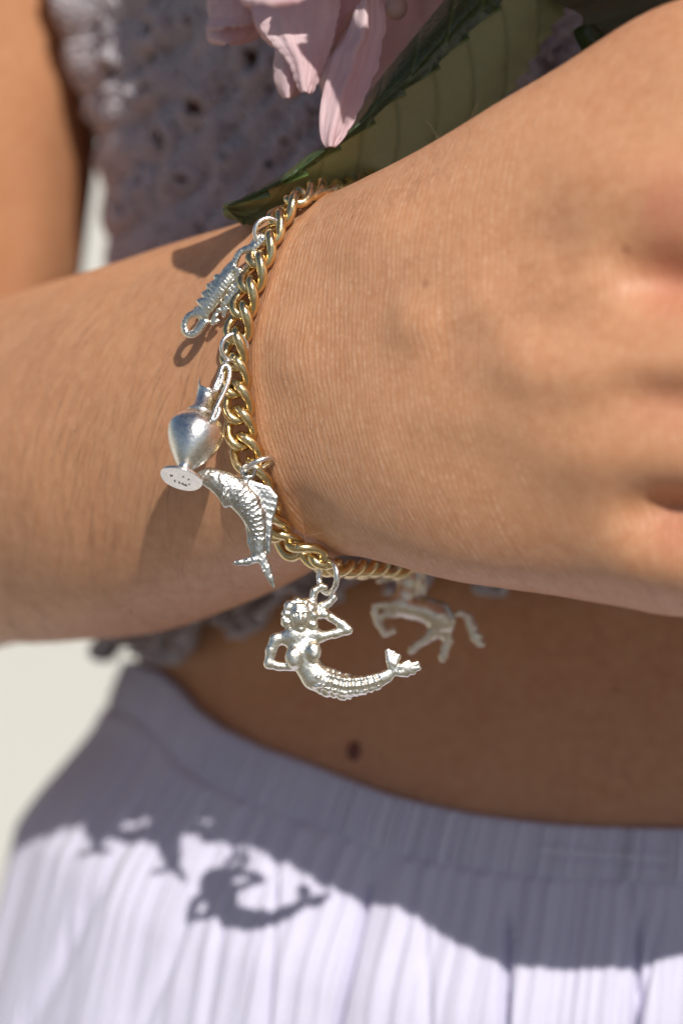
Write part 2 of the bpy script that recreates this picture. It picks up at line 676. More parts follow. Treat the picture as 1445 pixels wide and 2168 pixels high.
# ------------------------------------------------------------------ the person
ARM = np.array([   # x, y, z of the axis, half height, half thickness, superellipse exponent
    (-118, 160, -4, 40, 38, 2.1),
    (-88, 122, 3, 35, 33, 2.1),
    (-61, 91, 7.0, 30.4, 28, 2.1),
    (-51.5, 79.6, 7.6, 30.6, 29, 2.1),
    (-33.2, 55.5, 10.8, 30.7, 27, 2.1),
    (-16.8, 34, 15.6, 29.0, 22.5, 2.15),
    (-6, 19.5, 19.3, 27.3, 19, 2.3),
    (1, 11.5, 20.5, 27.0, 18.3, 2.35),
    (9, 2.5, 21.0, 29.0, 17.8, 2.4),
    (18.8, -6.5, 22.1, 32.6, 18, 2.35),
    (32.2, -16, 24.7, 37.3, 18, 2.35),
    (46.9, -26, 27.6, 42, 17.5, 2.35),
    (56, -33, 28, 43, 15, 2.4),
    (63, -36, 28, 39, 9, 2.2)])


def loft_arm():
    nt_ = 150
    t = np.linspace(0, len(ARM) - 1, nt_)
    S = catmull(ARM, t)
    T = np.gradient(S[:, :3], axis=0)
    T[:, 2] *= .35
    T /= np.linalg.norm(T, axis=1)[:, None]
    m = 64
    a = np.arange(m) / m * 2 * math.pi
    V = []
    for i in range(nt_):
        n_ = np.cross(np.array([0, 0, 1.]), T[i])
        n_ /= np.linalg.norm(n_)
        if n_[1] > 0:
            n_ = -n_
        up = np.cross(n_, T[i])
        if up[2] < 0:
            up = -up
        e = 2 / S[i, 5]
        c_ = np.sign(np.cos(a)) * np.abs(np.cos(a)) ** e
        s_ = np.sign(np.sin(a)) * np.abs(np.sin(a)) ** e
        V.append(S[i, :3] + S[i, 4] * c_[:, None] * n_ + S[i, 3] * s_[:, None] * up)
    V = np.concatenate(V)
    fs = [tuple(f) for f in grid_faces(nt_, m, True)]
    fs += [tuple(range(m))[::-1], tuple(range((nt_ - 1) * m, nt_ * m))]
    return V, fs


def ball_chain(pts, seg=28, sub=8):
    """rounded tapering limb; pts (x, y, z, r)"""
    pts = np.array(pts, float)
    S = catmull(pts, np.linspace(0, len(pts) - 1, (len(pts) - 1) * sub + 1))
    # rounded caps
    d0 = S[0, :3] - S[1, :3]
    d0 /= np.linalg.norm(d0)
    d1 = S[-1, :3] - S[-2, :3]
    d1 /= np.linalg.norm(d1)
    cap0 = [np.r_[S[0, :3] + d0 * S[0, 3] * math.sin(q), S[0, 3] * math.cos(q)] for q in (1.45, 1.1, .75, .4)]
    cap1 = [np.r_[S[-1, :3] + d1 * S[-1, 3] * math.sin(q), S[-1, 3] * math.cos(q)] for q in (.4, .75, 1.1, 1.45)]
    S = np.array(cap0 + list(S) + cap1)
    return tube(S[:, :3], S[:, 3], seg)


TZ = np.array([260, 150, 60, 0, -30, -43, -54, -62, -98, -150, -230])
TA = np.array([146, 137, 127.5, 125, 126, 131, 137, 141, 149, 158, 160])
TX, TY, TB, TE = 85.0, 162.0, 100.0, 2.6


def torso_pt(phi, z, off=0.0):
    """phi = 0 faces the camera, +pi/2 is the person's right side (image left)"""
    a = np.interp(-z, -TZ, TA) + off
    b = TB + off
    e = 2 / TE
    s, c = np.sin(phi), np.cos(phi)
    x = TX - a * np.sign(s) * np.abs(s) ** e
    y = TY - b * np.sign(c) * np.abs(c) ** e
    return x, y


def loft_torso():
    zs = np.linspace(255, -225, 50)
    m = 96
    ph = np.arange(m) / m * 2 * math.pi
    V = []
    for z in zs:
        x, y = torso_pt(ph, z)
        V.append(np.stack([x, y, np.full(m, z)], -1))
    V = np.concatenate(V)
    fs = [tuple(f) for f in grid_faces(len(zs), m, True)]
    fs += [tuple(range(m))[::-1], tuple(range((len(zs) - 1) * m, len(zs) * m))]
    return V, fs


parts = [loft_arm(), loft_torso()]
# upper arm, elbow and shoulder
parts.append(ball_chain([(-112, 162, -2, 38), (-101, 164, 20, 41), (-92, 160, 70, 42), (-86, 158, 150, 46), (-60, 158, 225, 52), (-10, 160, 238, 45)], 48))
# four fingers folded over the stem, and the thumb closing against them (beyond the right edge)
for k, (z, L) in enumerate(((58, 1.05), (37, 1.16), (16, 1.12), (-5, 1.0))):
    parts.append(ball_chain([(45, -24, z, 9.5), (60, -33, z, 10.2), (78, -28, z - 1, 9.4), (60 + 34 * L, -15, z - 2, 9.0),
                             (60 + 37 * L, 1, z - 3, 8.4), (60 + 28 * L, 12, z - 3, 7.8), (60 + 16 * L, 13, z - 3, 7.2), (60 + 8 * L, 8, z - 3, 6.4)], 24, 6))
parts.append(ball_chain([(20, -2, 38, 12), (44, -14, 50, 13), (66, -8, 60, 11), (84, 6, 58, 9.8), (93, 18, 44, 8.4)], 24, 6))

bv, bf = merge(parts)
tmp = bpy.data.objects.new('tmp', fast_mesh('tmp', bv, bf))
COL.objects.link(tmp)
rm = tmp.modifiers.new('r', 'REMESH')
rm.mode = 'VOXEL'
rm.voxel_size = 1.25
dg = bpy.context.evaluated_depsgraph_get()
em = tmp.evaluated_get(dg).to_mesh()
nv = len(em.vertices)
v = np.empty(nv * 3, np.float32)
em.vertices.foreach_get('co', v)
v = v.reshape(-1, 3).astype(float)
Q = np.empty(len(em.loops), np.int32)
em.loops.foreach_get('vertex_index', Q)
tot = np.empty(len(em.polygons), np.int32)
em.polygons.foreach_get('loop_total', tot)
assert (tot == 4).all()
Q = Q.reshape(-1, 4)
bpy.data.objects.remove(tmp)
v = smooth(v, Q, 10, .5)
nm = vnormals(v, Q)
if np.mean(np.sum(nm * (v - v.mean(0)), 1)) < 0:
    nm = -nm


def ss(x, a, b):
    t = np.clip((x - a) / (b - a), 0, 1)
    return t * t * (3 - 2 * t)


def pxy(v):
    s = 1 + v[:, 1] / CAMD
    return 722.5 + v[:, 0] / s * F, 1084 - v[:, 2] / s * F


PX, PY = pxy(v)
front = ss(-nm[:, 1], -.1, .35) * ss(-v[:, 1], -60, -30)
disp = np.zeros(nv)


def ridge(pts, amp, wid, s0=.15, s1=.15):
    S_, L_ = polyparam(PX, PY, pts)
    tot_ = sum(math.dist(a, b) for a, b in zip(pts[:-1], pts[1:]))
    q = S_ / tot_
    env = ss(q, 0, s0) * (1 - ss(q, 1 - s1, 1)) if s1 > 0 else ss(q, 0, s0)
    return amp * env * np.exp(-(L_ / wid) ** 2)


# knuckles at the right edge, the valleys between them, tendons and veins on the back of the hand
disp += ridge([(1120, 420), (1300, 400), (1480, 380), (1650, 370)], 1.6, 90, .5, 0)
disp += ridge([(930, 700), (1150, 790), (1330, 790), (1500, 770), (1700, 760)], 2.2, 75, .3, 0)
disp += ridge([(1000, 930), (1250, 960), (1480, 965), (1700, 970)], 1.9, 85, .4, 0)
disp += ridge([(1150, 1150), (1350, 1190), (1550, 1200), (1700, 1200)], 1.8, 70, .4, 0)
disp -= ridge([(1230, 560), (1380, 590), (1500, 600), (1700, 600)], 4.2, 62, .4, 0)
disp -= ridge([(1200, 815), (1300, 820), (1460, 845), (1700, 860)], 1.2, 45, .4, 0)
disp -= ridge([(1260, 1060), (1390, 1085), (1500, 1100), (1700, 1110)], 4.0, 55, .4, 0)
disp += ridge([(800, 660), (880, 690), (960, 700)], 1.0, 55, .4, .4)
disp -= ridge([(870, 770), (980, 720), (1100, 730)], .6, 42, .4, .4)
disp -= ridge([(1000, 640), (1120, 520), (1260, 470)], .9, 60, .4, .4)
disp += ridge([(820, 880), (980, 880), (1200, 900)], .7, 60, .4, .4)
disp += ridge([(1060, 640), (1200, 620), (1330, 560)], .5, 30, .4, .4)
disp += ridge([(580, 640), (620, 760), (610, 860)], .7, 60, .4, .4)
disp -= ridge([(600, 1010), (640, 1090), (720, 1130)], .8, 40, .4, .3)
disp += ridge([(660, 560), (760, 520), (900, 430)], .6, 50, .4, .4)
disp *= front
# gentle unevenness everywhere
disp += .25 * (np.sin(v[:, 0] * .21 + 1) * np.sin(v[:, 2] * .17) + np.sin(v[:, 0] * .33 + v[:, 1] * .2) * .6)
v = v + nm * disp[:, None]
nm = vnormals(v, Q)
PX, PY = pxy(v)
flush_shade = np.clip(ridge([(1300, 590), (1400, 600), (1600, 600)], 1, 90, .4, 0) * .8 + ridge([(1340, 1090), (1450, 1100), (1600, 1110)], 1, 90, .4, 0) * .7
                + ridge([(1330, 460), (1500, 430)], .7, 80, .4, 0) + ridge([(1290, 830), (1460, 850), (1600, 850)], .5, 60, .4, 0), 0, 1) * front
# coordinates of the skin pattern: along the arm, across it
S_, L_ = polyparam(v[:, 0], v[:, 1], [tuple(a[:2]) for a in ARM])
isarm = (np.abs(L_) < 41) & ~((v[:, 0] > -22) & (v[:, 1] > 52))
rz = v[:, 2] - np.interp(v[:, 0], ARM[:, 0], ARM[:, 2])
U_ = .70 * v[:, 0] - .71 * v[:, 1]
skinco = np.stack([U_ + .10 * rz - .0022 * rz ** 2, rz, .6 * (.71 * v[:, 0] + .70 * v[:, 1])], -1)
skinco[~isarm] = v[~isarm] * np.array([.6, .6, .6]) + 300

person = empty('person', (85, 162, -225), 'person in white knit top and white skirt holding a hydrangea, bracelet on the wrist', 'person')
bvh = BVHTree.FromPolygons([tuple(x) for x in v], [tuple(q) for q in Q.tolist()])
body = obj('body', v, Q, SKIN, person, {'skin_coord': skinco, 'crease': np.where(isarm, .12 + .88 * np.clip(ss(PX, 420, 600), 0, 1) * (1 - .55 * ss(PX, 900, 1300)), .04), 'flush_shade': flush_shade})


def ray(px, py):
    """first hit of the skin on the line of sight through a point of the photograph"""
    o = Vector((0, -CAMD, 0))
    d = Vector(P(px, py, 0)) - o
    h = bvh.ray_cast(o, d.normalized())
    return h[0], h[1]


def nearest_out(p):
    """signed distance to the skin and outward normal"""
    h = bvh.find_nearest(Vector(p))
    n_ = h[1]
    dd = (Vector(p) - h[0]).dot(n_)
    return dd, n_, h[0]


# ------------------------------------------------------------------ knit top
def noise1(x, seed=0):
    x = np.asarray(x, float) + 1000 + seed * 37.3
    i = np.floor(x).astype(int)
    f = x - i
    f = f * f * (3 - 2 * f)
    h = lambda k: (np.sin(k * 127.1 + seed * 311.7) * 43758.5453) % 1.0
    return h(i) * (1 - f) + h(i + 1) * f


def noise2(x, y, seed=0):
    x = np.asarray(x, float) + 1000
    y = np.asarray(y, float) + 1000
    i, j = np.floor(x), np.floor(y)
    fx, fy = x - i, y - j
    fx = fx * fx * (3 - 2 * fx)
    fy = fy * fy * (3 - 2 * fy)
    h = lambda a, b: (np.sin(a * 127.1 + b * 311.7 + seed * 74.7) * 43758.5453) % 1.0
    return (h(i, j) * (1 - fx) + h(i + 1, j) * fx) * (1 - fy) + (h(i, j + 1) * (1 - fx) + h(i + 1, j + 1) * fx) * fy


HOLES = [(550, 130, 17, 26), (440, 226, 15, 20), (348, 62, 14, 22), (350, 10, 12, 18), (268, 155, 14, 24), (322, 192, 12, 18), (344, 130, 10, 26), (362, 290, 13, 25),
         (318, 385, 10, 16), (286, 438, 13, 22), (222, 320, 10, 24), (415, 45, 8, 10), (500, 100, 9, 10), (500, 330, 9, 12), (410, 380, 8, 12), (620, 300, 9, 12),
         (456, 470, 9, 12), (250, 60, 8, 18), (620, 420, 8, 10), (1120, 150, 9, 12), (1075, 215, 9, 12), (1180, 110, 8, 10), (390, 530, 8, 12), (235, 240, 7, 14),
         (230, 1380, 14, 14), (300, 1372, 9, 10), (380, 1360, 9, 10), (470, 1330, 9, 10), (545, 1300, 9, 10), (640, 1265, 9, 10)]


def row_z(px, row, y):
    return (1084 - row) / F * (1 + y / CAMD)


def hem_row(px):
    base = np.interp(px, [150, 230, 300, 400, 480, 560, 650, 745, 1000, 1600], [1405, 1385, 1345, 1330, 1295, 1275, 1240, 1205, 1190, 1180])
    per = 168.0
    q = ((px - 385) / per) % 1.0
    sc_ = np.abs(np.cos(math.pi * q)) ** 1.4
    return base + 72 * sc_ * np.where((px > 150), 1, .3)


for k in range(26):          # rows of small openings along the feather pattern
    for q_ in range(22):
        hx = 190 + q_ * 46 + 16 * math.sin(k * 1.7) + (k % 2) * 23
        hy = -30 + k * 27 + 34 * math.sin(q_ * 1.05)
        if hx < 1250 and hy < 640:
            HOLES.append((hx, hy, 3.2 + 1.2 * ((k * 7 + q_ * 3) % 3), 5.0 + 1.5 * ((k + q_) % 2)))
m1 = 900
nrow = 420
ph = np.linspace(-math.pi * .95, math.pi * .95, m1)
# denser sampling on the side that is seen
ph = np.sort(np.concatenate([np.linspace(-3.05, .2, 200), np.linspace(.205, 1.75, 620), np.linspace(1.76, 3.05, 60)]))
m1 = len(ph)
x0, y0 = torso_pt(ph, np.zeros(m1), 3)
pxc = 722.5 + x0 / (1 + y0 / CAMD) * F
zb = row_z(pxc, hem_row(pxc), y0)
tt = np.linspace(0, 1, nrow)[:, None]
ztop = 215.0
Zg = ztop + (zb[None, :] - ztop) * (tt ** .8)
PH = np.broadcast_to(ph[None, :], Zg.shape)
arc = np.concatenate([[0], np.cumsum(np.hypot(np.diff(x0), np.diff(y0)))])[None, :] + 0 * Zg
xg, yg = torso_pt(PH, Zg, 3.0)
s_ = 1 + yg / CAMD
pxg = 722.5 + xg / s_ * F
pyg = 1084 - Zg / s_ * F
# cable and feather-stitch relief
cur = (pxg * .95 + pyg * 1.0 + 46 * np.sin(pxg / 88.0) + 30 * (noise2(pxg / 150, pyg / 150, 3) - .5))
dsp = 1.15 * (np.abs(np.sin(cur / 34.0)) - .5) * (.6 + .8 * noise2(pxg / 110, pyg / 130, 5))
dsp += .35 * np.sin((pxg - 260) / 15.0 + 1.6 * np.sin(pyg / 95.0))
dsp += .9 * np.exp(-((pxg - 262 - 22 * np.sin(pyg / 90)) / 20) ** 2) + 1.0 * np.exp(-((pxg - 350 - .32 * (500 - pyg)) / 18) ** 2)
dsp += .5 * (noise2(pxg / 70, pyg / 70, 9) - .5)
dsp += 4.5 * np.exp(-((pxg - 212) / 17) ** 2) * (1 - ss(pyg, 130, 330)) * (PH > 0)
dsp += .35 * np.sin(arc * 2.6) * np.sin(Zg * 2.9)
for hx, hy, rx, ry in HOLES[:30]:
    q = np.hypot((pxg - hx) / (rx * 2.0), (pyg - hy) / (ry * 1.8))
    dsp += .9 * np.exp(-((q - .8) / .28) ** 2)
edge = np.clip((Zg - zb[None, :]) / 4, 0, 1)
dsp += 1.5 * (1 - edge) * (1 + .6 * np.sin(arc * 1.6))
xg, yg = torso_pt(PH, Zg, 3.4 + dsp * 1.7 * (1 - .7 * ss(PH, 1.25, 1.6)))
Vk = np.stack([xg, yg, Zg], -1).reshape(-1, 3)
fk = grid_faces(nrow, m1)
cpx = pxg.reshape(-1)[fk].mean(1)
cpy = pyg.reshape(-1)[fk].mean(1)
cph = PH.reshape(-1)[fk].mean(1)
keep = np.ones(len(fk), bool)
for hx, hy, rx, ry in HOLES:
    keep &= ~((((cpx - hx) / rx) ** 2 + ((cpy - hy) / ry) ** 2 < 1) & (cph > -1.2) & (cph < 1.75))
fk = fk[keep]
sweater = obj('knit_top', Vk, fk, KNIT, person, {'cloth_coord': np.stack([arc, Zg, 0 * Zg], -1).reshape(-1, 3)})
so_ = sweater.modifiers.new('thickness', 'SOLIDIFY')
so_.thickness = .0012
so_.offset = 0

# ------------------------------------------------------------------ skirt


def waist_row(px):
    return np.interp(px, [150, 230, 280, 330, 400, 500, 600, 700, 800, 900, 1000, 1100, 1200, 1320, 1445, 1700, 2200],
                     [1395, 1425, 1458, 1500, 1542, 1584, 1615, 1650, 1683, 1707, 1727, 1740, 1750, 1755, 1757, 1740, 1690])


ph = np.sort(np.concatenate([np.linspace(-3.1, -.75, 160), np.linspace(-.745, 1.8, 1150), np.linspace(1.81, 3.1, 60)]))
m2 = len(ph)
x0, y0 = torso_pt(ph, np.full(m2, -50.0), 3)
pxc = 722.5 + x0 / (1 + y0 / CAMD) * F
zt = row_z(pxc, waist_row(pxc), y0)
arc1 = np.concatenate([[0], np.cumsum(np.hypot(np.diff(x0), np.diff(y0)))])
drops = np.concatenate([[-1.2, 0, .25], np.linspace(.6, 10, 30), np.linspace(10.6, 85, 110), np.linspace(95, 560, 25)])
D = drops[:, None] + 0 * arc1[None, :]
A = arc1[None, :] + 0 * D
X0 = x0[None, :] + 0 * D
BAND = 9.0
Zs = zt[None, :] - np.maximum(D, 0)
band = 1 - ss(D, BAND - .8, BAND + .8)
ribs = .30 * np.sin(A * 4.1 + 5.5 * noise1(A * .6, 2)) + .25 * (noise1(A * 2.1, 4) - .5) * 2
warp = A + 1.6 * (noise2(A * .13, D * .03, 1) - .5)
grow = ss(D, BAND, 70)
fold = (np.abs(noise1(warp * .10, 11) - .5) * 2) ** 1.0 * 3.4 + (np.abs(noise1(warp * .40, 12) - .5) * 2) ** 1.0 * .8
gath = (noise1(warp * 1.05, 13) - .5) * 1.4 * (1 - .75 * grow) + (noise1(warp * .55, 17) - .5) * 1.6 * (1 - .4 * grow)
off = 2.2 + band * (ribs * 1.5 + 0.25 * np.sin(np.clip(D / BAND, 0, 1) * math.pi)) * 1.0
off = off + (1 - band) * (.1 + gath * (1 - .85 * grow) + fold * (.25 + .75 * grow) + 5.5 * ss(D, BAND, 34))
off -= .35 * np.exp(-((D - BAND) / .7) ** 2)
# folds whose dark valleys show on the front: (x of the fold in the photograph at the top and bottom, depth)
Sg = None
xg, yg = torso_pt(ph[None, :] + 0 * D, Zs, off)
pg = 722.5 + xg / (1 + yg / CAMD) * F
rg = 1084 - Zs / (1 + yg / CAMD) * F
for xa, xb, dep, wd in ((776, 706, 5.0, 10), (1070, 1064, 3.6, 10), (1352, 1338, 4.4, 11), (578, 560, 1.6, 9), (420, 300, 1.4, 16), (1410, 1345, 2.2, 9), (205, 60, 1.6, 20), (890, 905, .9, 12), (480, 430, .9, 12)):
    xl = xa + (xb - xa) * (rg - 1880) / 288
    off -= dep * np.exp(-((pg - xl) / wd) ** 2) * ss(D, BAND + 2, BAND + 12)
# opening for the drawstring
dl = (rg - (1795 + (pg - 1140) * .075))
off += .5 * np.exp(-(dl / 7) ** 2) * ss(pg, 1130, 1150) * (1 - ss(pg, 1405, 1420))
off -= .5 * np.exp(-((dl - 16) / 6) ** 2) * ss(pg, 1130, 1150) * (1 - ss(pg, 1405, 1420))
off[0] = 1.0
off[1] = off[2] - .6
off += .22 * D * ss(D, 40, 400)
xg, yg = torso_pt(ph[None, :] + 0 * D, Zs, off)
Vs = np.stack([xg, yg, Zs], -1)
nb = int(np.searchsorted(drops, BAND))
catt = np.stack([A, D, 0 * D], -1)
skirt = obj('skirt', Vs[nb:].reshape(-1, 3), grid_faces(len(drops) - nb, m2), SKIRT, person, {'cloth_coord': catt[nb:].reshape(-1, 3)})
wb = obj('waistband', Vs[:nb + 1].reshape(-1, 3), grid_faces(nb + 1, m2), SKIRT, skirt, {'cloth_coord': catt[:nb + 1].reshape(-1, 3)})

# belly marks: a brown one, and an added skin bump for a highlight dot
for mx_, my_, mr, mm in ((752, 1592, 1.5, MOLE), (1303, 1467, .7, SKIN)):
    h, n_ = ray(mx_, my_)
    if h:
        h = np.array(h)
        Vm, Fm = [], []
        ns = 12
        for i in range(5):
            q = i / 4 * math.pi / 2
            for j in range(ns):
                a = j / ns * 2 * math.pi
                Vm.append(h + np.array([mr * math.cos(q) * math.cos(a), -.5 * math.sin(q), mr * 1.2 * math.cos(q) * math.sin(a)]))
        obj('belly_spot', np.array(Vm), [tuple(f) for f in grid_faces(5, ns, True)], mm, person)

# fine hairs: on the forearm, and sparse ones round the wrist and the edge of the hand
HV, HF = [], []


def add_hair(base, n_, dirv, ln, r, curl):
    k = 6
    pts = []
    d = np.array(dirv)
    p = np.array(base)
    for i in range(k):
        pts.append(p.copy())
        d = d + np.array(n_) * (.10 if i < 1 else -.10) + curl * .5
        d /= np.linalg.norm(d)
        p = p + d * ln / (k - 1)
    tv, tf = tube(np.array(pts), np.linspace(r, r * .3, k), 3, False)
    o = sum(len(q) for q in HV)
    HV.append(tv)
    HF.extend([tuple(i + o for i in f) for f in tf])


rr = random.Random(3)
cnt = 0
for _ in range(1000):
    px, py = rr.uniform(-40, 520), rr.uniform(560, 1330)
    if rr.random() < ss(np.array(px), 200., 520.) * .72:
        continue
    h, n_ = ray(px, py)
    if h is None or h.y > 110 or n_.y > -.05:
        continue
    # lie back towards the elbow-side underside, following the surface
    base_d = Vector((-.25 + .35 * (py - 900) / 400 + rr.gauss(0, .22), .1, -.9))
    d = base_d - n_ * base_d.dot(n_)
    d = (d.normalized() + n_ * .22).normalized()
    add_hair(h, n_, d, rr.uniform(4, 9), .026, np.array([rr.gauss(0, .1), rr.gauss(0, .04), rr.gauss(0, .08)]))
for _ in range(170):
    px, py = rr.uniform(560, 900), rr.uniform(400, 1190)
    if rr.random() < .55:
        px, py = rr.uniform(640, 1000), 0
        py = 430 - (px - 720) * .56 + rr.uniform(-6, 60)
    h, n_ = ray(px, py)
    if h is None or h.y > 40:
        continue
    base_d = Vector((rr.gauss(.3, .6), -.1, rr.gauss(-.3, .7)))
    d = base_d - n_ * base_d.dot(n_)
    d = (d.normalized() + n_ * .7).normalized()
    add_hair(h, n_, d, rr.uniform(2.5, 5.0), .022, np.array([rr.gauss(0, .35), rr.gauss(0, .1), rr.gauss(0, .3)]))
hair = obj('arm_hair', np.concatenate(HV), HF, HAIR, person)
hair['kind'] = 'stuff'

# ------------------------------------------------------------------ the bracelet
CH = [  # photograph x, y, free depth (None = lies on the skin)
    (800, 388, 27), (745, 398, 19), (690, 418, 13), (645, 440, None), (606, 478, None), (578, 530, None), (556, 585, None), (537, 640, None), (524, 695, None),
    (515, 745, None), (514, 800, None), (520, 850, None), (524, 900, None), (533, 945, None), (552, 990, None), (568, 1035, None), (585, 1085, None),
    (613, 1130, None), (650, 1170, 4), (695, 1198, 7), (745, 1205, 13), (800, 1203, 20), (855, 1194, 27)]
cp = []
for px, py, d in CH:
    if d is None:
        h, n_ = ray(px, py)
        q = np.array(h) + np.array(n_) * 1.6
    else:
        q = np.array(P(px, py, d))
    cp.append(q)
# hidden far side, round the palm side of the wrist
for p in ((16, 33, -2), (22, 37, 10), (23, 36, 25), (18, 33.5, 40)):
    cp.append(np.array(p, float))
cp = np.array(cp)
closed = np.concatenate([cp[-2:], cp, cp[:3]])
dense = catmull(closed, np.linspace(2, 2 + len(cp), 3000))[:-1]
for _ in range(12):   # even out and keep clear of the skin
    for i in range(0, len(dense), 30):
        dd, n_, hp = nearest_out(dense[i])
        if dd < 1.4:
            lo, hi = i - 60, i + 60
            for j in range(lo, hi):
                wgt = .5 * (1 + math.cos(math.pi * (j - i) / 60))
                dense[j % len(dense)] += np.array(n_) * (1.4 - dd) * wgt * .5
seg_ = np.linalg.norm(np.diff(np.vstack([dense, dense[:1]]), axis=0), axis=1)
acc = np.concatenate([[0], np.cumsum(seg_)])
total = acc[-1]
WR = .76
LA, LB = 2.74, 1.84
pitch = 2 * LA - 2 * WR - .12
nl = int(round(total / pitch))
pitch = total / nl


def link_mesh():
    n_, sg = 40, 12
    V = []
    cen = []
    for i in range(n_):
        t = i / n_ * 2 * math.pi
        ct, st = math.cos(t), math.sin(t)
        x = LA * np.sign(ct) * abs(ct) ** .9
        y = LB * np.sign(st) * abs(st) ** .85
        tau = -(x / LA) * math.radians(47)
        cen.append((x, y * math.cos(tau), y * math.sin(tau)))
    cen = np.array(cen)
    T = np.roll(cen, -1, 0) - np.roll(cen, 1, 0)
    T /= np.linalg.norm(T, axis=1)[:, None]
    for i in range(n_):
        rad = cen[i] / np.linalg.norm(cen[i])
        rad = rad - T[i] * np.dot(rad, T[i])
        rad /= np.linalg.norm(rad)
        b = np.cross(T[i], rad)
        for j in range(sg):
            a = j / sg * 2 * math.pi
            V.append(cen[i] + WR * (math.cos(a) * rad + math.sin(a) * b))
    i, j = np.meshgrid(np.arange(n_), np.arange(sg), indexing='ij')
    f = np.stack([i * sg + j, i * sg + (j + 1) % sg, ((i + 1) % n_) * sg + (j + 1) % sg, ((i + 1) % n_) * sg + j], -1).reshape(-1, 4)
    me = fast_mesh('link', np.array(V) * .001, f)
    me.materials.append(GOLD)
    return me


# the chain presses lightly into the skin
from mathutils.kdtree import KDTree
kd = KDTree(len(dense))
for i, p in enumerate(dense):
    kd.insert(Vector(p), i)
kd.balance()
sel = np.where((v[:, 0] > -22) & (v[:, 0] < 32) & (v[:, 1] < 42) & (v[:, 2] > -14) & (v[:, 2] < 54))[0]
for i in sel:
    dd = kd.find(Vector(v[i]))[2]
    if dd < 4.5:
        v[i] -= nm[i] * (.75 * math.exp(-(dd / 1.9) ** 2) - .22 * math.exp(-((dd - 3.2) / .8) ** 2))
body.data.vertices.foreach_set('co', (W(v) - ORG[person]).astype(np.float32).ravel())
body.data.update()

bracelet = empty('chain_bracelet', (0, 11, 20), 'pale gold curb-link chain bracelet worn round the wrist', 'bracelet')
lme = link_mesh()
RX3 = Matrix.Rotation(-PITCH, 3, 'X')
link_pos = []
for k in range(nl):
    sarc = (k + .5) * pitch
    f_ = np.interp(sarc, acc, np.arange(len(acc)))
    p = dense[int(f_) % len(dense)]
    a = dense[int(np.interp((sarc - 1.6) % total, acc, np.arange(len(acc)))) % len(dense)]
    b = dense[int(np.interp((sarc + 1.6) % total, acc, np.arange(len(acc)))) % len(dense)]
    T = Vector(b - a).normalized()
    dd, n_, hp = nearest_out(p)
    nrm = Vector(n_)
    if dd > 4:
        nrm = (Vector(p) - Vector((0, 11, 20))).normalized()
    nrm = (nrm - T * nrm.dot(T)).normalized()
    tw = random.gauss(0, .06)
    if 760 < 1084 - p[2] / (1 + p[1] / CAMD) * F < 980 and p[1] < 15:
        tw += -.35
    nrm = Quaternion(T, tw) @ nrm
    side = nrm.cross(T)
    M3 = RX3 @ Matrix((T, side, nrm)).transposed()
    o = bpy.data.objects.new('link', lme)
    COL.objects.link(o)
    o.parent = bracelet
    M = M3.to_4x4()
    M.translation = Vector(W(p) - ORG[bracelet])
    o.matrix_basis = M
    link_pos.append(p)
link_pos = np.array(link_pos)


def jump_ring(parent, c, ax1, ax2, R, r, m=SILVERB):
    v_, f_ = torus(c, ax1, ax2, R, R, r, 40, 12)
    return obj('jump_ring', v_, f_, m, parent)


def near_chain(px, py):
    s = 1 + dense[:, 1] / CAMD
    d = np.hypot(722.5 + dense[:, 0] / s * F - px, 1084 - dense[:, 2] / s * F - py) + dense[:, 1] * 2
    return dense[np.argmin(d)]


def rest_depth(points, thick):
    """depth at which a charm lies against the arm"""
    ds = [ray(x, y)[0] for x, y in points]
    ds = [h.y for h in ds if h is not None]
    return (min(ds) if ds else 8) - thick


# a small gold rivet on the link that carries the mermaid's ring
rv = np.array(P(676, 1190, near_chain(676, 1190)[1] - 1.4))
v_, f_ = torus(rv, (1, 0, .2), (0, .3, 1), .38, .38, .2, 16, 8)
obj('rivet', v_, f_, GOLD, bracelet)

# ---- mermaid
crop = (540, 1120, 3.803)
S = SDF((20, 400, -140), (1380, 1420, 170), 7)
spine = [(330, 880, 0, 105), (400, 980, 0, 112), (420, 1100, 5, 92), (480, 1190, 8, 100), (590, 1235, 5, 104), (720, 1270, 0, 96),
         (850, 1262, 0, 74), (960, 1235, 0, 56), (1050, 1190, 0, 44), (1120, 1140, 0, 36)]
S.chain(spine, 40, .62)
S.chain([(180, 885, 0, 50), (330, 860, 10, 72), (470, 850, 5, 62), (530, 870, 0, 42)], 30, .7)
S.chain([(352, 800, 10, 52), (350, 850, 5, 60)], 20)
S.chain([(165, 890, 0, 52), (128, 980, 0, 44), (112, 1085, 0, 42), (190, 1105, 0, 36), (300, 1112, 10, 34)], 18, .85)      # arm on the hip
S.chain([(520, 868, 0, 42), (650, 840, 0, 38), (745, 812, 0, 40), (700, 768, 0, 38), (610, 712, 0, 34), (545, 670, 5, 42), (500, 640, 8, 36)], 18, .85)
S.ell((560, 690, 38), (34, 30, 18), 10)
S.ell((315, 1030, 50), (78, 88, 58), 22)
S.ell((470, 985, 50), (66, 80, 56), 22)
S.ell((315, 1075, 72), (40, 38, 30), 22)
S.ell((478, 1025, 72), (36, 36, 30), 22)
S.ell((362, 705, 46), (86, 116, 66), 6)                                                                            # head
hairp = [(235, 760), (238, 680), (262, 610), (330, 578), (410, 585), (465, 630), (490, 700), (480, 780)]
for i, (a, b) in enumerate(hairp):
    a, b = 362 + (a - 362) * .88, 690 + (b - 690) * .9
    S.ell((a, b, 22), (46, 44, 50), 16)
for a, b in ((230, 720), (255, 640), (300, 590), (350, 570), (400, 600), (450, 640), (255, 755), (330, 605), (290, 640), (475, 690)):
    S.ell((a + rr.uniform(-6, 6), b, 50), (22, 20, 22), 12)
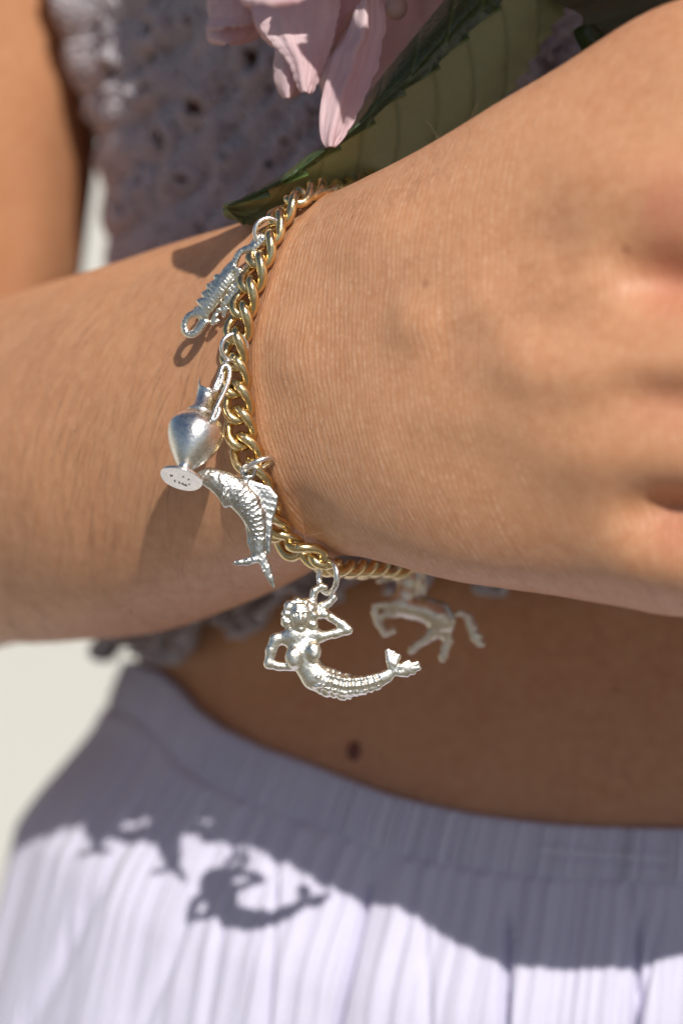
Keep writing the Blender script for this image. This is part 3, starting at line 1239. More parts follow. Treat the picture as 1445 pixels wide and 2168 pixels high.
S.chain([(290, 640, 60, 16), (340, 615, 75, 17), (400, 620, 75, 17), (452, 670, 60, 16), (462, 740, 50, 15)], 6)
S.ell((365, 728, 98), (15, 34, 26), 10)                                                                            # nose
S.chain([(312, 668, 88, 9), (345, 664, 96, 9)], 6)
S.chain([(385, 664, 96, 9), (425, 668, 88, 9)], 6)
S.ell((328, 690, 104), (24, 16, 17), 5, 'd')
S.ell((405, 690, 104), (24, 16, 17), 5, 'd')
S.ell((329, 692, 88), (13, 11, 14), 3)
S.ell((404, 692, 88), (13, 11, 14), 3)
S.chain([(343, 772, 92, 7), (390, 772, 92, 7)], 5)
S.chain([(335, 788, 98, 8), (398, 788, 98, 8)], 3, op='d')
S.ell((366, 808, 76), (28, 16, 18), 8)
S.chain([(470, 620, 0, 36), (462, 570, 0, 34), (478, 500, 0, 33), (530, 462, 0, 31), (560, 470, 0, 28)], 10)           # loop
S.chain([(618, 500, 0, 28), (632, 555, 0, 31), (590, 600, 0, 32), (540, 625, 0, 40), (520, 690, 0, 40)], 10)
S.ell((513, 1188, 92), (26, 26, 16), 6)
S.ell((513, 1188, 108), (11, 11, 10), 3, 'd')
for tip in ((1070, 985), (1108, 1000), (1150, 1025)):
    S.chain([(1105, 1150, 0, 30), ((1105 + tip[0]) / 2 - 6, (1150 + tip[1]) / 2, 8, 30), (tip[0], tip[1], 0, 27)], 5, .8)
for tip in ((1230, 1075), (1300, 1085), (1312, 1118), (1270, 1150), (1220, 1170)):
    S.chain([(1120, 1150, 0, 30), ((1120 + tip[0]) / 2, (1150 + tip[1]) / 2, 8, 31), (tip[0], tip[1], 0, 27)], 5, .8)
S.chain([(480, 1270, 60, 12), (580, 1250, 88, 14), (640, 1180, 90, 12)], 10)
mv, mq = S.mesh()
mv = smooth(mv, mq, 1, .4)
mn = vnormals(mv, mq)
Sp, Lp = polyparam(mv[:, 0], mv[:, 1], spine)
tail = ss(Sp, 400, 470) * (1 - ss(Sp, 880, 930))
wd = 54.0
pat = np.maximum(np.cos(math.pi * (Sp / wd + Lp / 58)) * np.cos(math.pi * (Sp / wd - Lp / 58)), -1)
saw = np.sign(pat) * np.abs(pat) ** .5
rip = .8 * np.sin(mv[:, 0] * .11) * np.sin(mv[:, 1] * .13) * 1.2
fin = ss(mv[:, 0], 1100, 1150)
mv = mv + mn * (tail * saw * 8 + rip * .6)[:, None]
mermaid = empty('mermaid_charm', P(705, 1240, 6), 'silver mermaid charm, one arm raised to her head, curled scaly tail', 'charm', 'silver charms on the bracelet')
obj('figure', charm_verts(mv, crop, 4), mq, SILVER, mermaid)
cr = np.array(P(694, 1232, 6))
jump_ring(mermaid, P(694, 1221, 4), (.25, -.35, 1), (.55, -.85, 0), 2.45, .44)

# ---- fish
crop = (400, 950, 4.516)
S = SDF((50, 90, -160), (900, 1380, 180), 7)
fs_ = [(112, 268, 0, 46), (170, 268, 0, 78), (240, 292, 0, 100), (340, 345, 0, 124), (450, 420, 0, 134), (550, 520, 0, 126), (620, 640, 0, 106), (655, 760, 0, 84),
       (665, 870, 0, 66), (665, 960, 0, 52), (675, 1040, 0, 42)]
S.chain(fs_, 30, .55)
S.chain([(120, 300, 0, 22), (150, 325, 0, 16)], 10)
S.ell((215, 262, 52), (34, 34, 14), 5)
S.ell((215, 262, 66), (24, 24, 10), 3, 'd')
S.ell((213, 262, 58), (15, 15, 12), 3)
S.chain([(108, 245, 48, 6), (130, 290, 48, 6), (155, 310, 44, 6)], 3, op='d')
S.chain([(290, 250, 62, 7), (305, 330, 68, 8), (285, 400, 60, 7)], 5)
for i in range(6):     # pectoral fin
    a = i / 5
    S.chain([(330 + 30 * a, 350, 66, 12), (318 + 40 * a, 450, 70, 12), (335 + 90 * a, 545 - 10 * a, 40, 11)], 5)
S.chain([(300, 420, 20, 40), (350, 540, 10, 30)], 20, .5)
dors = [((560, 330), (770, 385)), ((585, 380), (800, 425)), ((620, 430), (835, 470)), ((650, 490), (830, 530)), ((680, 560), (815, 590)), ((700, 640), (790, 660)), ((715, 700), (765, 720))]
for (a, b), (c_, d_) in dors:
    S.chain([(a, b, 0, 46), (c_ - 16, d_, 0, 34)], 24, .45)
    S.chain([(a + 10, b, 8, 11), (c_ - 6, d_, 8, 9)], 8)
S.chain([(770, 385, 0, 14), (835, 465, 0, 14), (825, 540, 0, 14), (785, 660, 0, 16), (770, 740, 0, 30), (760, 850, 0, 30), (760, 980, 0, 26)], 12, .8)
S.chain([(560, 600, -10, 40), (590, 900, -10, 30), (600, 990, -5, 16)], 20, .5)
S.chain([(640, 1050, 0, 46), (560, 1080, 0, 36), (480, 1088, 0, 28), (438, 1092, 0, 22)], 16, .6)
S.chain([(700, 1040, 0, 52), (740, 1140, 0, 44), (780, 1240, 0, 32), (808, 1318, 0, 16)], 16, .6)
for i in range(3):
    S.chain([(670 + 14 * i, 1060, 26, 8), (710 + 16 * i, 1180, 22, 7), (760 + 10 * i, 1270, 12, 5)], 4)
    S.chain([(650, 1050 + 12 * i, 26, 8), (540, 1078 + 8 * i, 16, 7), (470, 1085 + 4 * i, 12, 5)], 4)
S.ring((567, 215, 0), 60, 20, 8)
S.chain([(560, 270, 0, 28), (540, 330, 0, 30)], 14)
fv, fq = S.mesh()
fv = smooth(fv, fq, 1, .4)
fn_ = vnormals(fv, fq)
Sp, Lp = polyparam(fv[:, 0], fv[:, 1], fs_)
tail = ss(Sp, 170, 240) * (1 - ss(Sp, 880, 940)) * ss(fn_[:, 2], .1, .5) * (1 - ss(np.abs(Lp) / np.interp(Sp, [0, 400, 900], [90, 130, 60]), .7, 1.0))
q = 62.0
row = np.floor(Sp / 46)
loc = Sp - row * 46
lx = ((Lp + (row % 2) * q / 2) / q) % 1.0 - .5
arcs = np.exp(-((loc / 46 - (.25 + 1.6 * lx ** 2)) / .16) ** 2)
fv = fv + fn_ * (tail * (arcs * 5.5 - 2))[:, None] + fn_ * (1.0 * np.sin(fv[:, 0] * .12) * np.sin(fv[:, 1] * .1))[:, None]
dF = rest_depth([(440, 1010), (470, 1030), (520, 1070), (560, 1050), (545, 1120), (575, 1080)], 5.4)
fish = empty('fish_charm', P(525, 1000, dF), 'silver fish charm with raised scales and forked tail, nose touching the jug foot', 'charm', 'silver charms on the bracelet')
obj('fish_body', charm_verts(fv, crop, dF), fq, SILVERA, fish)
rc = P(549, 984, dF - .3)
jump_ring(fish, rc, (1, -.35, .55), (.3, 1.0, -.15), 2.15, .40)

# ---- crayfish
crop = (340, 380, 3.141)
S = SDF((110, 330, -110), (760, 1090, 130), 6)
bs = [(285, 890, 0, 40), (310, 840, 0, 47), (345, 785, 0, 53), (390, 725, 0, 58), (430, 668, 0, 53), (460, 622, 0, 42), (480, 580, 0, 32)]
S.chain(soft(bs), 10, .8)
S.chain(soft([(290, 900, 0, 38), (240, 888, 0, 28), (190, 905, 5, 22), (158, 955, 5, 20), (162, 1010, 5, 22), (205, 1030, 5, 24), (252, 995, 0, 30), (290, 940, 0, 32)]), 6, .9)
S.chain(soft([(470, 590, 0, 30), (500, 530, 6, 22), (525, 485, 6, 22), (570, 462, 4, 24), (615, 450, 0, 34), (640, 400, 0, 28), (668, 378, 0, 26)]), 6)
S.chain([(610, 460, 0, 30), (620, 520, 6, 30), (600, 570, 6, 24), (560, 590, 4, 18)], 8)
S.chain([(640, 440, 10, 24), (690, 390, 6, 22)], 8)
S.chain([(490, 600, 30, 22), (520, 600, 34, 16), (515, 640, 30, 20)], 8)
for a, b, c_, d_, e, g in ((455, 740, 520, 690, 575, 640), (440, 790, 490, 755, 540, 700), (415, 830, 470, 790, 500, 740), (385, 870, 440, 860, 420, 905), (365, 900, 345, 950, 380, 940), (450, 690, 500, 660, 530, 610), (345, 700, 322, 716, 316, 706), (312, 752, 292, 766, 284, 756), (285, 806, 262, 816, 252, 806)):
    S.chain([(a, b, 10, 20), (c_, d_, 6, 19), (e, g, 0, 17)], 8)
for a, b in ((345, 695), (305, 760), (270, 810), (243, 865), (375, 650)):
    S.chain([(a + 30, b + 25, 0, 26), (a, b, 0, 26)], 8)
S.chain([(420, 610, 10, 18), (460, 570, 6, 20)], 8)
lv, lq = S.mesh()
lv = smooth(lv, lq, 1, .4)
ln_ = vnormals(lv, lq)
Sp, Lp = polyparam(lv[:, 0], lv[:, 1], bs)
on = (np.abs(Lp) < 75) * ss(Sp, 20, 50) * (1 - ss(Sp, 260, 300))
lv = lv + ln_ * (on * (2.2 * np.abs(np.sin(Sp * .105)) + .8 * np.sin(Lp * .16) * np.sin(Sp * .3)) + 1.5 * np.sin(lv[:, 0] * .2) * np.sin(lv[:, 1] * .17))[:, None]
dL = rest_depth([(400, 690), (430, 640), (470, 600), (500, 560), (520, 530), (450, 610)], 2.6)
hL1, hL2 = ray(410, 680)[0], ray(510, 540)[0]
tl = (hL2.y - hL1.y) / (100 / F) if hL1 and hL2 else 0
lob = empty('crayfish_charm', P(545, 505, dL), 'silver crayfish charm with ringed body, topmost charm lying against the forearm', 'charm', 'silver charms on the bracelet')
dmid = ray(440, 640)[0].y - 4.6
obj('crayfish_body', charm_verts(lv, crop, dmid, (max(min(tl, .3), -.4), 0), (440, 640)), lq, SILVER, lob)
q0 = near_chain(585, 490)
dr = q0[1] - 1.3
jump_ring(lob, P(568, 491, dr), (1, .25, 0), (0, -.15, 1), 2.05, .36)

# ---- jug
axis0 = np.array([255., 1262.])
axis1 = np.array([484., 522.])
prof = [(0.0, 0), (0.0, 150), (-.002, 182), (.012, 186), (.03, 178), (.045, 120), (.065, 72), (.10, 60), (.135, 66), (.17, 92), (.23, 132), (.30, 172), (.38, 208), (.46, 232), (.54, 242), (.60, 228), (.65, 202), (.69, 168), (.715, 140), (.728, 126), (.738, 131), (.75, 130), (.757, 119), (.775, 114), (.81, 104), (.86, 94), (.91, 90), (.95, 97),
        (1.0, 112), (1.003, 96), (.97, 82), (.90, 70), (.84, 56), (.83, 0)]
tl_ = math.radians(28)
Limg = np.linalg.norm(axis1 - axis0)
ex = (axis1 - axis0) / Limg                    # in the image plane (u, v)
axd = np.array([ex[0] * math.cos(tl_), ex[1] * math.cos(tl_), -math.sin(tl_)])     # top leans away: w negative
sd = np.array([-ex[1], ex[0], 0.])
th = np.cross(axd, sd)
Lr = Limg / math.cos(tl_)
V = []
ms = 64
pr = catmull(np.array(prof) * np.array([Lr, 1]), np.linspace(0, len(prof) - 1, 150))
for t_, r_ in pr:
    for j in range(ms):
        a = j / ms * 2 * math.pi
        lip = 0
        if t_ > .93 * Lr:
            # two raised points of the cut lip
            lip = 95 * math.exp(-((a - math.pi) / .5) ** 2) * (t_ / Lr - .93) / .07 - 22 * math.exp(-((a - math.pi * .5) / .8) ** 2) * (t_ / Lr - .93) / .07
        wob_ = 1 + .012 * math.sin(3 * a + t_ * .01) + .01 * math.sin(5 * a)
        V.append(np.r_[axis0, 0] + axd * (t_ + lip) + max(r_, .5) * wob_ * (math.cos(a) * sd + math.sin(a) * th))
V = np.array(V)
Fj = grid_faces(len(pr), ms, True)
crop = (320, 700, 4.014)
dJ = rest_depth([(380, 880), (420, 870), (450, 900), (460, 860), (400, 960)], 7.6)
jug = empty('jug_charm', P(480, 765, dJ), 'silver pitcher-shaped charm with tall looped handle and stamped round foot', 'charm', 'silver charms on the bracelet')
pivot_w = 200
V[:, 2] += pivot_w * 0
jc = V - np.array([0, 0, V[:, 2].mean() * 1.0])
obj('jug_body', charm_verts(jc, crop, dJ), Fj, SILVERB, jug)
wm = V[:, 2].mean()


def tubec(pts, rad, seg=12, k=8):
    p = catmull(np.array([(a, b, c_) for a, b, c_ in pts], float), np.linspace(0, len(pts) - 1, (len(pts) - 1) * k + 1))
    tv, tf = tube(p, rad, seg)
    return charm_verts(tv, crop, dJ), tf


w1 = -230 - wm
w2 = -60 - wm
hv, hf = merge([tubec([(535, 500, w1 + 40), (565, 450, w1 + 30), (590, 350, w1 + 10), (615, 300, w1), (650, 300, w1), (668, 350, w1 + 10), (655, 430, w1 + 30), (610, 540, w1 + 90),
                       (555, 650, w1 + 150), (520, 740, w1 + 200), (530, 765, w1 + 205), (560, 730, w1 + 200), (578, 680, w1 + 185), (572, 655, w1 + 180)], 21),
                tubec([(500, 520, w1 + 80), (560, 500, w1 + 50), (590, 440, w1 + 40), (605, 380, w1 + 30), (590, 360, w1 + 30), (565, 420, w1 + 35), (540, 480, w1 + 50)], 17)])
obj('handle', hv, hf, SILVERB, jug)
v_, f_ = torus(charm_verts(np.array([(648, 262, w1)], float), crop, dJ)[0], (1, 0, .3), (.4, 1, 0), .6, .6, .2, 24, 8)
obj('bail', v_, f_, SILVERB, jug)
# worn maker's stamp on the foot: short sunk strokes
st = []
for (a, b, c_, d_) in ((-.55, .10, -.48, -.06), (-.5, .02, -.42, .08), (.02, .30, .10, .26), (.30, .1, .36, .26), (-.08, -.34, .0, -.42), (-.02, -.36, -.02, -.5), (.06, -.4, .14, -.42), (.14, -.34, .16, -.5),
                       (.2, -.5, .28, -.38), (.28, -.38, .34, -.5), (.22, -.45, .34, -.45), (-.3, -.3, -.22, -.42), (.4, -.3, .46, -.22)):
    base = np.r_[axis0, 0] - axd * 1.5
    pa = base + 182 * (a * sd + b * th)
    pb = base + 182 * (c_ * sd + d_ * th)
    tv, tf = tube(np.array([pa, (pa + pb) / 2, pb]), [3.5, 5, 3.5], 6)
    tv[:, 2] -= V[:, 2].mean()
    st.append((charm_verts(tv, crop, dJ), tf))
sv, sf = merge(st)
DARK, _, _ = mat('tarnish', (.06, .05, .05), .5)
obj('hallmark', sv, sf, DARK, jug)
q0 = near_chain(500, 735)
jump_ring(jug, P(496, 735, q0[1] - 1.3), (1, .35, .2), (-.1, -.2, 1), 1.95, .36)

# ---- horse
crop = (740, 1140, 4.25)
S = SDF((160, 40, -150), (1260, 1160, 170), 7)
S.chain([(268, 378, 0, 32), (330, 345, 0, 46), (420, 310, 0, 66), (510, 250, 0, 80)], 20, 1.0)
S.chain([(535, 240, 0, 98), (535, 380, 0, 102), (515, 500, 0, 108), (490, 600, 0, 104)], 25, 1.0)
S.chain([(450, 585, 0, 106), (560, 620, 0, 108), (690, 645, 0, 114), (800, 700, 0, 128), (850, 750, 0, 112)], 30, 1.05)
S.chain([(630, 180, 0, 30), (635, 300, 0, 40), (640, 420, 0, 42), (650, 540, 0, 40), (655, 600, 0, 26)], 14, .8)
for i in range(9):
    S.chain([(650, 190 + i * 38, 0, 16), (682, 205 + i * 38, 0, 12)], 5)
S.chain([(400, 600, 12, 62), (310, 590, 20, 44), (235, 600, 20, 36), (225, 660, 16, 33), (255, 760, 10, 34), (320, 850, 10, 36), (395, 830, 10, 28), (388, 800, 10, 22)], 14, 1.0)
S.chain([(420, 660, 0, 55), (330, 675, 0, 42), (270, 700, 0, 36), (290, 790, 0, 32), (350, 850, 0, 28)], 14, 1.0)
S.chain([(800, 760, 10, 110), (760, 840, 14, 70), (690, 905, 14, 44), (610, 950, 10, 38), (570, 990, 8, 38), (548, 1020, 8, 26)], 18, 1.0)
S.chain([(860, 760, -6, 96), (850, 850, -6, 66), (890, 920, -6, 40), (860, 980, -6, 38), (845, 1050, -6, 38), (835, 1085, -6, 32)], 18, 1.0)
S.chain([(940, 690, 0, 20), (1000, 665, 0, 30), (1060, 700, 0, 40), (1100, 800, 0, 44), (1130, 890, 0, 44), (1165, 940, 0, 32), (1195, 955, 0, 24)], 12, .7)
S.chain([(1130, 860, 10, 26), (1185, 880, 8, 18)], 8)
S.chain([(520, 60, 0, 18), (520, 180, 0, 30)], 8)
S.ell((400, 300, 44), (14, 11, 10), 4)
hv_, hq = S.mesh()
hv_ = smooth(hv_, hq, 2, .4)
horse = empty('horse_charm', P(860, 1190, 32), 'silver rearing horse charm hanging behind the hand, out of focus', 'charm', 'silver charms on the bracelet')
obj('horse_body', charm_verts(hv_, crop, 33), hq, SILVERH, horse)
jump_ring(horse, P(862, 1165, 33), (0, .3, 1), (.4, 1, 0), 2.3, .4)

# ------------------------------------------------------------------ hydrangea
hyd = empty('hydrangea', (70, 12, -40), 'pale pink hydrangea with dark green serrated leaves held above the wrist', 'flower')


def resample(pts, n):
    pts = np.array(pts, float)
    t = np.linspace(0, len(pts) - 1, 400)
    d = catmull(pts, t)
    L = np.concatenate([[0], np.cumsum(np.linalg.norm(np.diff(d, axis=0), axis=1))])
    return np.stack([np.interp(np.linspace(0, L[-1], n), L, d[:, k]) for k in range(d.shape[1])], -1)


def strip(L, R, n, m, depth, cren=0, ncr=0, side='both'):
    """sheet between two outlines given in photograph pixels; depth(s, t) in mm; returns grid verts (n*m) and the s, t grids"""
    a, b = resample(L, n), resample(R, n)
    s = np.linspace(0, 1, m)[None, :]
    t = np.linspace(0, 1, n)[:, None]
    G = a[:, None, :] * (1 - s[..., None]) + b[:, None, :] * s[..., None]
    if cren:
        w_ = np.abs(np.sin(t * ncr * math.pi)) ** .7 * cren + .6 * cren * (noise1(t * ncr * .6, 3) - .5)
        dirn = (b - a)
        dirn = dirn / (np.linalg.norm(dirn, axis=1)[:, None] + 1e-6)
        G = G + dirn[:, None, :] * (w_ * (s ** 6 * (side != 'L') - (1 - s) ** 6 * (side != 'R')))[..., None]
    d = depth(s + 0 * t, t + 0 * s)
    k = 1 + d / CAMD
    V = np.stack([(G[..., 0] - 722.5) / F * k, d, (1084 - G[..., 1]) / F * k], -1)
    return V, s + 0 * t, t + 0 * s


def petal(L, R, depth, n=60, m=30, cren=4, ncr=7, side='both'):
    V, s, t = strip(L, R, n, m, lambda s, t: depth(s, t) + .07 * np.sin(s * 34 + 3 * t) * (1 - t * .3) + .35 * (noise2(s * 6, t * 8, 4) - .5), cren, ncr, side)
    o = obj('petal', V.reshape(-1, 3), grid_faces(n, m), PETAL, hyd, {'strip_coord': np.stack([s, t * 22, 0 * s], -1).reshape(-1, 3)})
    q = o.modifiers.new('thickness', 'SOLIDIFY')
    q.thickness = .0003
    return o


def cr(u, v_):
    return (420 + u / 3.44, v_ / 3.44)


# the long folded petal reaching down to the leaf: inner half and outer half of one blade
petal([cr(*p) for p in ((1150, 60), (1060, 300), (985, 400), (940, 560), (905, 700), (884, 860), (900, 1010), (940, 1068))],
      [cr(*p) for p in ((1290, -120), (1345, 90), (1352, 220), (1325, 340), (1308, 480), (1250, 600), (1180, 760), (1075, 960), (985, 1066))],
      lambda s, t: 7 + 2.2 * np.abs(s - .45) * (1 - .5 * t) + 5 * (1 - t) - .5 * np.exp(-((s - .45) / .12) ** 2), 80, 36, 4.5, 9, 'R')
# big front petal
petal([cr(*p) for p in ((390, -160), (395, 20), (440, 170), (560, 320), (640, 410), (690, 500), (725, 600), (760, 665))],
      [cr(*p) for p in ((1000, -200), (1015, -60), (1020, 60), (985, 230), (940, 380), (880, 540), (830, 640), (800, 678))],
      lambda s, t: 9 + 1.4 * (s - .5) ** 2 * 4 + 6 * (1 - t) - .4 * np.exp(-((s - .3) / .1) ** 2), 90, 40, 4.0, 13)
# smaller one behind it
petal([cr(*p) for p in ((620, 200), (585, 340), (562, 480), (570, 590), (600, 660), (640, 712))],
      [cr(*p) for p in ((820, 220), (800, 380), (790, 500), (770, 600), (720, 670), (655, 710))],
      lambda s, t: 14 + 2 * (s - .5) ** 2 * 4, 40, 24, 3, 5)
# left petal, further back
petal([cr(*p) for p in ((60, -140), (84, 60), (90, 150), (72, 235), (90, 290), (180, 318))],
      [cr(*p) for p in ((430, -150), (440, 60), (480, 150), (470, 220), (380, 285), (250, 318))],
      lambda s, t: 26 + 3 * (s - .5) ** 2 * 4 - 2 * t, 40, 24, 3.2, 4)
petal([cr(*p) for p in ((120, -60), (105, 130), (78, 215), (110, 190), (150, 170))],
      [cr(*p) for p in ((520, -60), (560, 60), (540, 140), (470, 160), (350, 165))],
      lambda s, t: 22 + 2 * (s - .5) ** 2 * 4, 40, 24, 2.5, 4)
# petal between, curling at the left of the big one
petal([cr(*p) for p in ((240, -140), (330, 20), (395, 60), (430, 180), (500, 285), (570, 338))],
      [cr(*p) for p in ((640, -140), (650, 20), (655, 130), (650, 230), (630, 300), (600, 338))],
      lambda s, t: 15 + 5 * (s - .5) ** 2 * 4, 40, 24, 3, 8, 'L')
# deep pink petal between the big and the long one, and the wide one in shadow to the right
petal([cr(*p) for p in ((960, -120), (980, 80), (960, 240), (930, 380), (930, 400))],
      [cr(*p) for p in ((1300, -120), (1290, 60), (1150, 110), (1050, 230), (950, 400))],
      lambda s, t: 19 + 2 * (s - .5) ** 2 * 4 + 0 * t, 40, 24, 1.5, 5)
petal([cr(*p) for p in ((900, 60), (880, 250), (860, 480), (900, 620), (960, 700))],
      [cr(*p) for p in ((1560, -60), (1600, 200), (1480, 420), (1300, 600), (1120, 720))],
      lambda s, t: 30 + 4 * (s - .5) ** 2 * 4 + 0 * t, 40, 24, 3, 6)
petal([cr(*p) for p in ((1280, -140), (1290, 60), (1300, 200), (1350, 330))],
      [cr(*p) for p in ((1900, -160), (1860, 40), (1740, 180), (1520, 330))],
      lambda s, t: 36 + 4 * (s - .5) ** 2 * 4 + 0 * t, 40, 24, 3, 6)
# the sunlit petal at the very top
petal([cr(*p) for p in ((250, -260), (240, -120), (290, -40), (350, -8), (430, 14))],
      [cr(*p) for p in ((980, -260), (930, -120), (800, -30), (700, 12), (540, 34))],
      lambda s, t: -30 - 8 * t + 3 * (s - .5) ** 2 * 4, 40, 30, 4, 8)
# a bud under the head
bx, by, bz = P(838, 14, 14)
S = SDF((-3, -3, -3.4), (3, 3, 3.4), .25)
S.ell((0, 0, 0), (1.75, 1.75, 2.0), .3)
S.chain([(0, 0, 1.2, .8), (0, .4, 3.0, .5)], .5)
bv_, bq_ = S.mesh()
obj('bud', bv_ + np.array([bx, by, bz]), bq_, BUDM, hyd)

# the flower head above the frame: florets of four petals each
HC = np.array([38., -6., 142.])
HR = np.array([50., 60., 50.])


def floret_petal():
    n, m = 14, 12
    t = np.linspace(0, 1, n)[:, None]
    s = np.linspace(-1, 1, m)[None, :]
    wdt = 9.5 * np.sin(np.clip(t * .93 + .06, 0, 1) * math.pi) ** .62 * (1 + .04 * np.sin(t * 30))
    x = 1.0 + 16.5 * t + 0 * s + .5 * np.cos(s * 6) * (t > .9)
    y = s * wdt
    z = 2.2 * s ** 2 * t + 3.0 * t ** 2 - 1.2 * t + .35 * np.sin(s * 7 + t * 5)
    return np.stack([x, y, z], -1).reshape(-1, 3), grid_faces(n, m), np.stack([(s + 1) / 2 + 0 * t, t * 18 + 0 * s, 0 * s * t], -1).reshape(-1, 3)


fpv, fpf, fpa = floret_petal()
fme = fast_mesh('petal', fpv * .001, fpf)
fme.materials.append(PETAL)
fme.attributes.new('strip_coord', 'FLOAT_VECTOR', 'POINT').data.foreach_set('vector', fpa.astype(np.float32).ravel())
cme_v, cme_q = (lambda s_: (s_.ell((0, 0, 0), (1.3, 1.3, 1.3), .2), s_.mesh())[1])(SDF((-2, -2, -2), (2, 2, 2), .35))
cme = fast_mesh('floret', cme_v * .001, cme_q)
cme.materials.append(BUDM)
nf = 75
for i in range(nf):
    zf = 1 - 2 * (i + .5) / nf
    th_ = i * 2.399963
    n_ = Vector((math.sqrt(1 - zf * zf) * math.cos(th_), math.sqrt(1 - zf * zf) * math.sin(th_), zf))
    pos = HC + np.array([n_.x, n_.y, math.copysign(abs(n_.z) ** .55, n_.z)]) * HR * rr.uniform(.93, 1.05)
    if pos[2] < 93:      # keep the head above the picture, the hanging petals below it are built one by one
        pos[2] = 93 + rr.uniform(0, 4)
    nn = (n_ + Vector((rr.gauss(0, .2), rr.gauss(0, .2), rr.gauss(0, .2)))).normalized()
    if pos[2] < 101:
        nn = Vector((nn.x, nn.y, max(nn.z, -.15))).normalized()
    q = nn.to_track_quat('Z', 'Y') @ Quaternion((0, 0, 1), rr.uniform(0, 6.28))
    M = (RX3 @ q.to_matrix()).to_4x4()
    M.translation = Vector(W(pos) - ORG[hyd])
    fo = bpy.data.objects.new('floret', cme)
    COL.objects.link(fo)
    fo.parent = hyd
    fo.matrix_basis = M
    for k in range(4):
        po = bpy.data.objects.new('petal', fme)
        COL.objects.link(po)
        po.parent = fo
        po.matrix_basis = Matrix.Rotation(k * math.pi / 2 + rr.gauss(0, .08), 4, 'Z') @ Matrix.Rotation(rr.gauss(-.1, .12), 4, 'Y')

# stem through the fist
tv, tf = ball_chain([(33, 26, 130, 2.6), (44, 32, 100, 2.9), (56, 34, 70, 3.0), (64, 14, 35, 3.1), (72, 2, 0, 3.1), (80, -2, -40, 3.1)], 14, 8)
obj('stem', tv, tf, STEM, hyd)

# leaves


def veins(s, t, lines, w):
    out = np.zeros_like(s)
    for (s0, t0, s1, t1, cv) in lines:
        q = np.clip((s - s0) / (s1 - s0), 0, 1)
        tc = t0 + (t1 - t0) * q + cv * q * (1 - q)
        out = np.maximum(out, np.exp(-((t - tc) / w) ** 2) * (s > min(s0, s1) - .01))
    return out


foldL = [(482, 436), (530, 420), (600, 388), (660, 350), (700, 318), (770, 268), (830, 208), (900, 158), (960, 98), (1010, 50), (1062, 0), (1130, -90), (1200, -220)]
undR = [(484, 446), (520, 474), (600, 470), (700, 455), (800, 425), (900, 372), (960, 325), (1010, 280), (1065, 215), (1115, 145), (1150, 90), (1208, 0), (1262, -90), (1300, -220)]
n, m = 260, 130
und_lines = [(0, .13 + .10 * i, 1, .13 + .10 * i - .15, .06) for i in range(9)]


gapw = np.linalg.norm(resample(undR, n) - resample(foldL, n), axis=1) / F


def dep_und(s, t):
    v_ = veins(s, t, und_lines, .008)
    return 9 + 1.25 * s * gapw[:, None] + 12 * np.sin(t * 2.2) * .6 + 7 * np.sin(s * math.pi) * .45 - v_ * .35 + .5 * (noise2(s * 6, t * 30, 6) - .5)


V1, s1, t1 = strip(foldL, undR, n, m, dep_und)
# teeth along the lower outline
ve1 = veins(s1, t1, und_lines, .006) * .95
tooth = ((t1 * 26) % 1.0)
shift = (tooth - .5) * 1.1 * s1 ** 10
V1[..., 0] += shift * .7
V1[..., 2] -= shift * .6
topL = [(482, 434), (540, 402), (600, 368), (640, 335), (690, 302), (740, 258), (770, 215), (800, 170), (850, 108), (900, 48), (938, 0), (1000, -90), (1060, -220)]
up_lines = [(1, .12 + .11 * i, 0, .24 + .13 * i, -.02) for i in range(7)]


def dep_up(s, t):
    base = 9 + 12 * np.sin(t * 2.2) * .6
    return base - 1.2 - 5.5 * np.sin(s * math.pi * .9) * np.clip(t * 3, 0, 1) * .8 + veins(s, t, up_lines, .01) * .25 + 0 * t


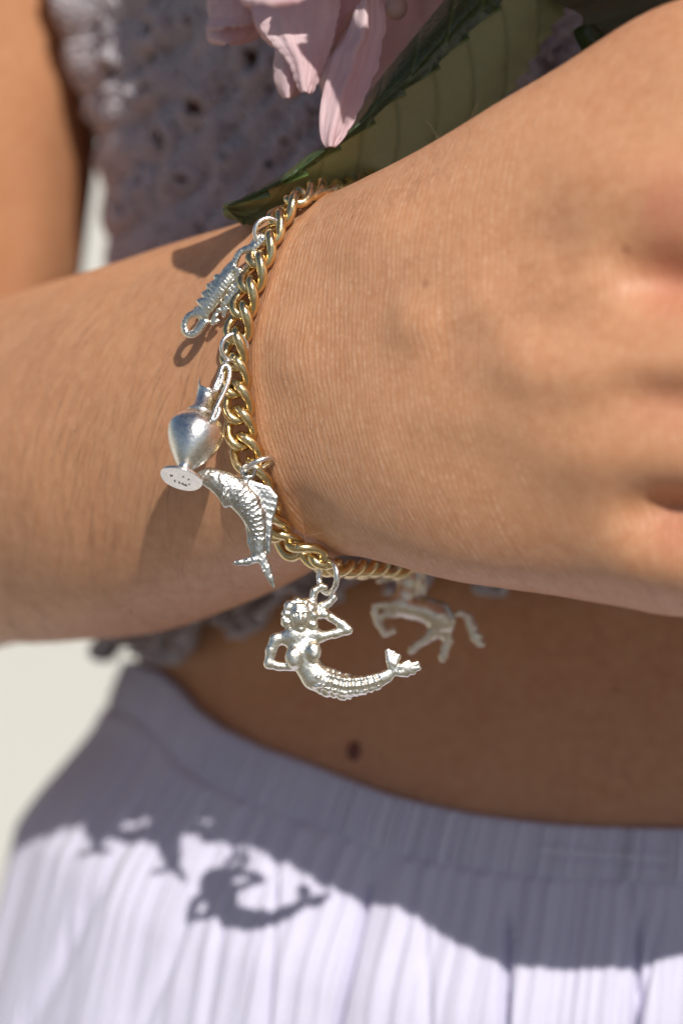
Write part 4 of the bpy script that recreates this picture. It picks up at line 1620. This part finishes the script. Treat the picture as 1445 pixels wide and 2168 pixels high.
foldT = [(x, y + 1) for x, y in foldL]
tip = np.exp(-((t1 - .035) / .03) ** 2)
V1[..., 0] -= tip * np.maximum(0, np.sin(s1 * 3 * 2 * math.pi)) * 2.6 * (1 - t1 * 8)
V2, s2, t2 = strip(topL, foldT, n, 50, dep_up)
ve2 = np.maximum(veins(s2, t2, up_lines, .0045), np.exp(-((s2 - .30) / .012) ** 2)) * .55
tooth = ((t2 * 11) % 1.0)
sh = (tooth ** 2 * 1.3) * s2 ** 14
V2[..., 0] += sh * .5
V2[..., 2] -= sh * .6
V2[..., 1] -= sh * .3
lit_rim = (s2 > .965) * (tooth > .35)  # lit rim of the fold edge, painted bright green through the vein mask
ve2 = np.maximum(ve2, lit_rim * 1.0)
Vl = np.concatenate([V1.reshape(-1, 3), V2.reshape(-1, 3)])
fl = np.concatenate([grid_faces(n, m), grid_faces(n, 50, False, n * m)])
leaf = obj('leaf', Vl, fl, [LEAF_UNDER, LEAF_TOP], hyd, {'vein': np.concatenate([ve1.ravel(), ve2.ravel()])})
mi = np.zeros(len(fl), np.int32)
mi[(n - 1) * (m - 1):] = 1
leaf.data.polygons.foreach_set('material_index', mi)
q = leaf.modifiers.new('thickness', 'SOLIDIFY')
q.thickness = .00022
# second leaf, upper right
L3 = [(1100, -60), (1170, 0), (1228, 30), (1236, 62), (1290, 92), (1300, 108), (1330, 150)]
R3 = [(1400, -260), (1480, -160), (1540, -80), (1560, 0), (1540, 60), (1480, 120), (1400, 170)]
l3 = [(0, .1 + .16 * i, 1, .0 + .16 * i, .05) for i in range(6)]
V3, s3, t3 = strip(L3, R3, 90, 60, lambda s, t: 22 + 6 * np.sin(s * 3) - veins(s, t, l3, .012) * .4 + 0 * t)
lf = obj('leaf', V3.reshape(-1, 3), grid_faces(90, 60), LEAF_DARK, hyd, {'vein': (veins(s3, t3, l3, .01) * .7).ravel()})
lf.modifiers.new('thickness', 'SOLIDIFY').thickness = .00022
L4 = [(1232, 55), (1216, 66), (1222, 84), (1232, 105), (1226, 118), (1232, 128), (1260, 122)]
R4 = [(1252, 52), (1270, 66), (1290, 88), (1310, 100), (1320, 118), (1310, 140), (1280, 150)]
V4, s4, t4 = strip(L4, R4, 40, 20, lambda s, t: 19 - 2 * np.sin(s * 3) + 0 * t)
lf = obj('leaf', V4.reshape(-1, 3), grid_faces(40, 20), LEAF_TOP, hyd, {'vein': np.zeros(800)})
lf.modifiers.new('thickness', 'SOLIDIFY').thickness = .00022
print('links', nl, 'pitch', pitch, 'dF', dF, 'dJ', dJ, 'dmid', dmid, 'tl', tl, 'body', nv)
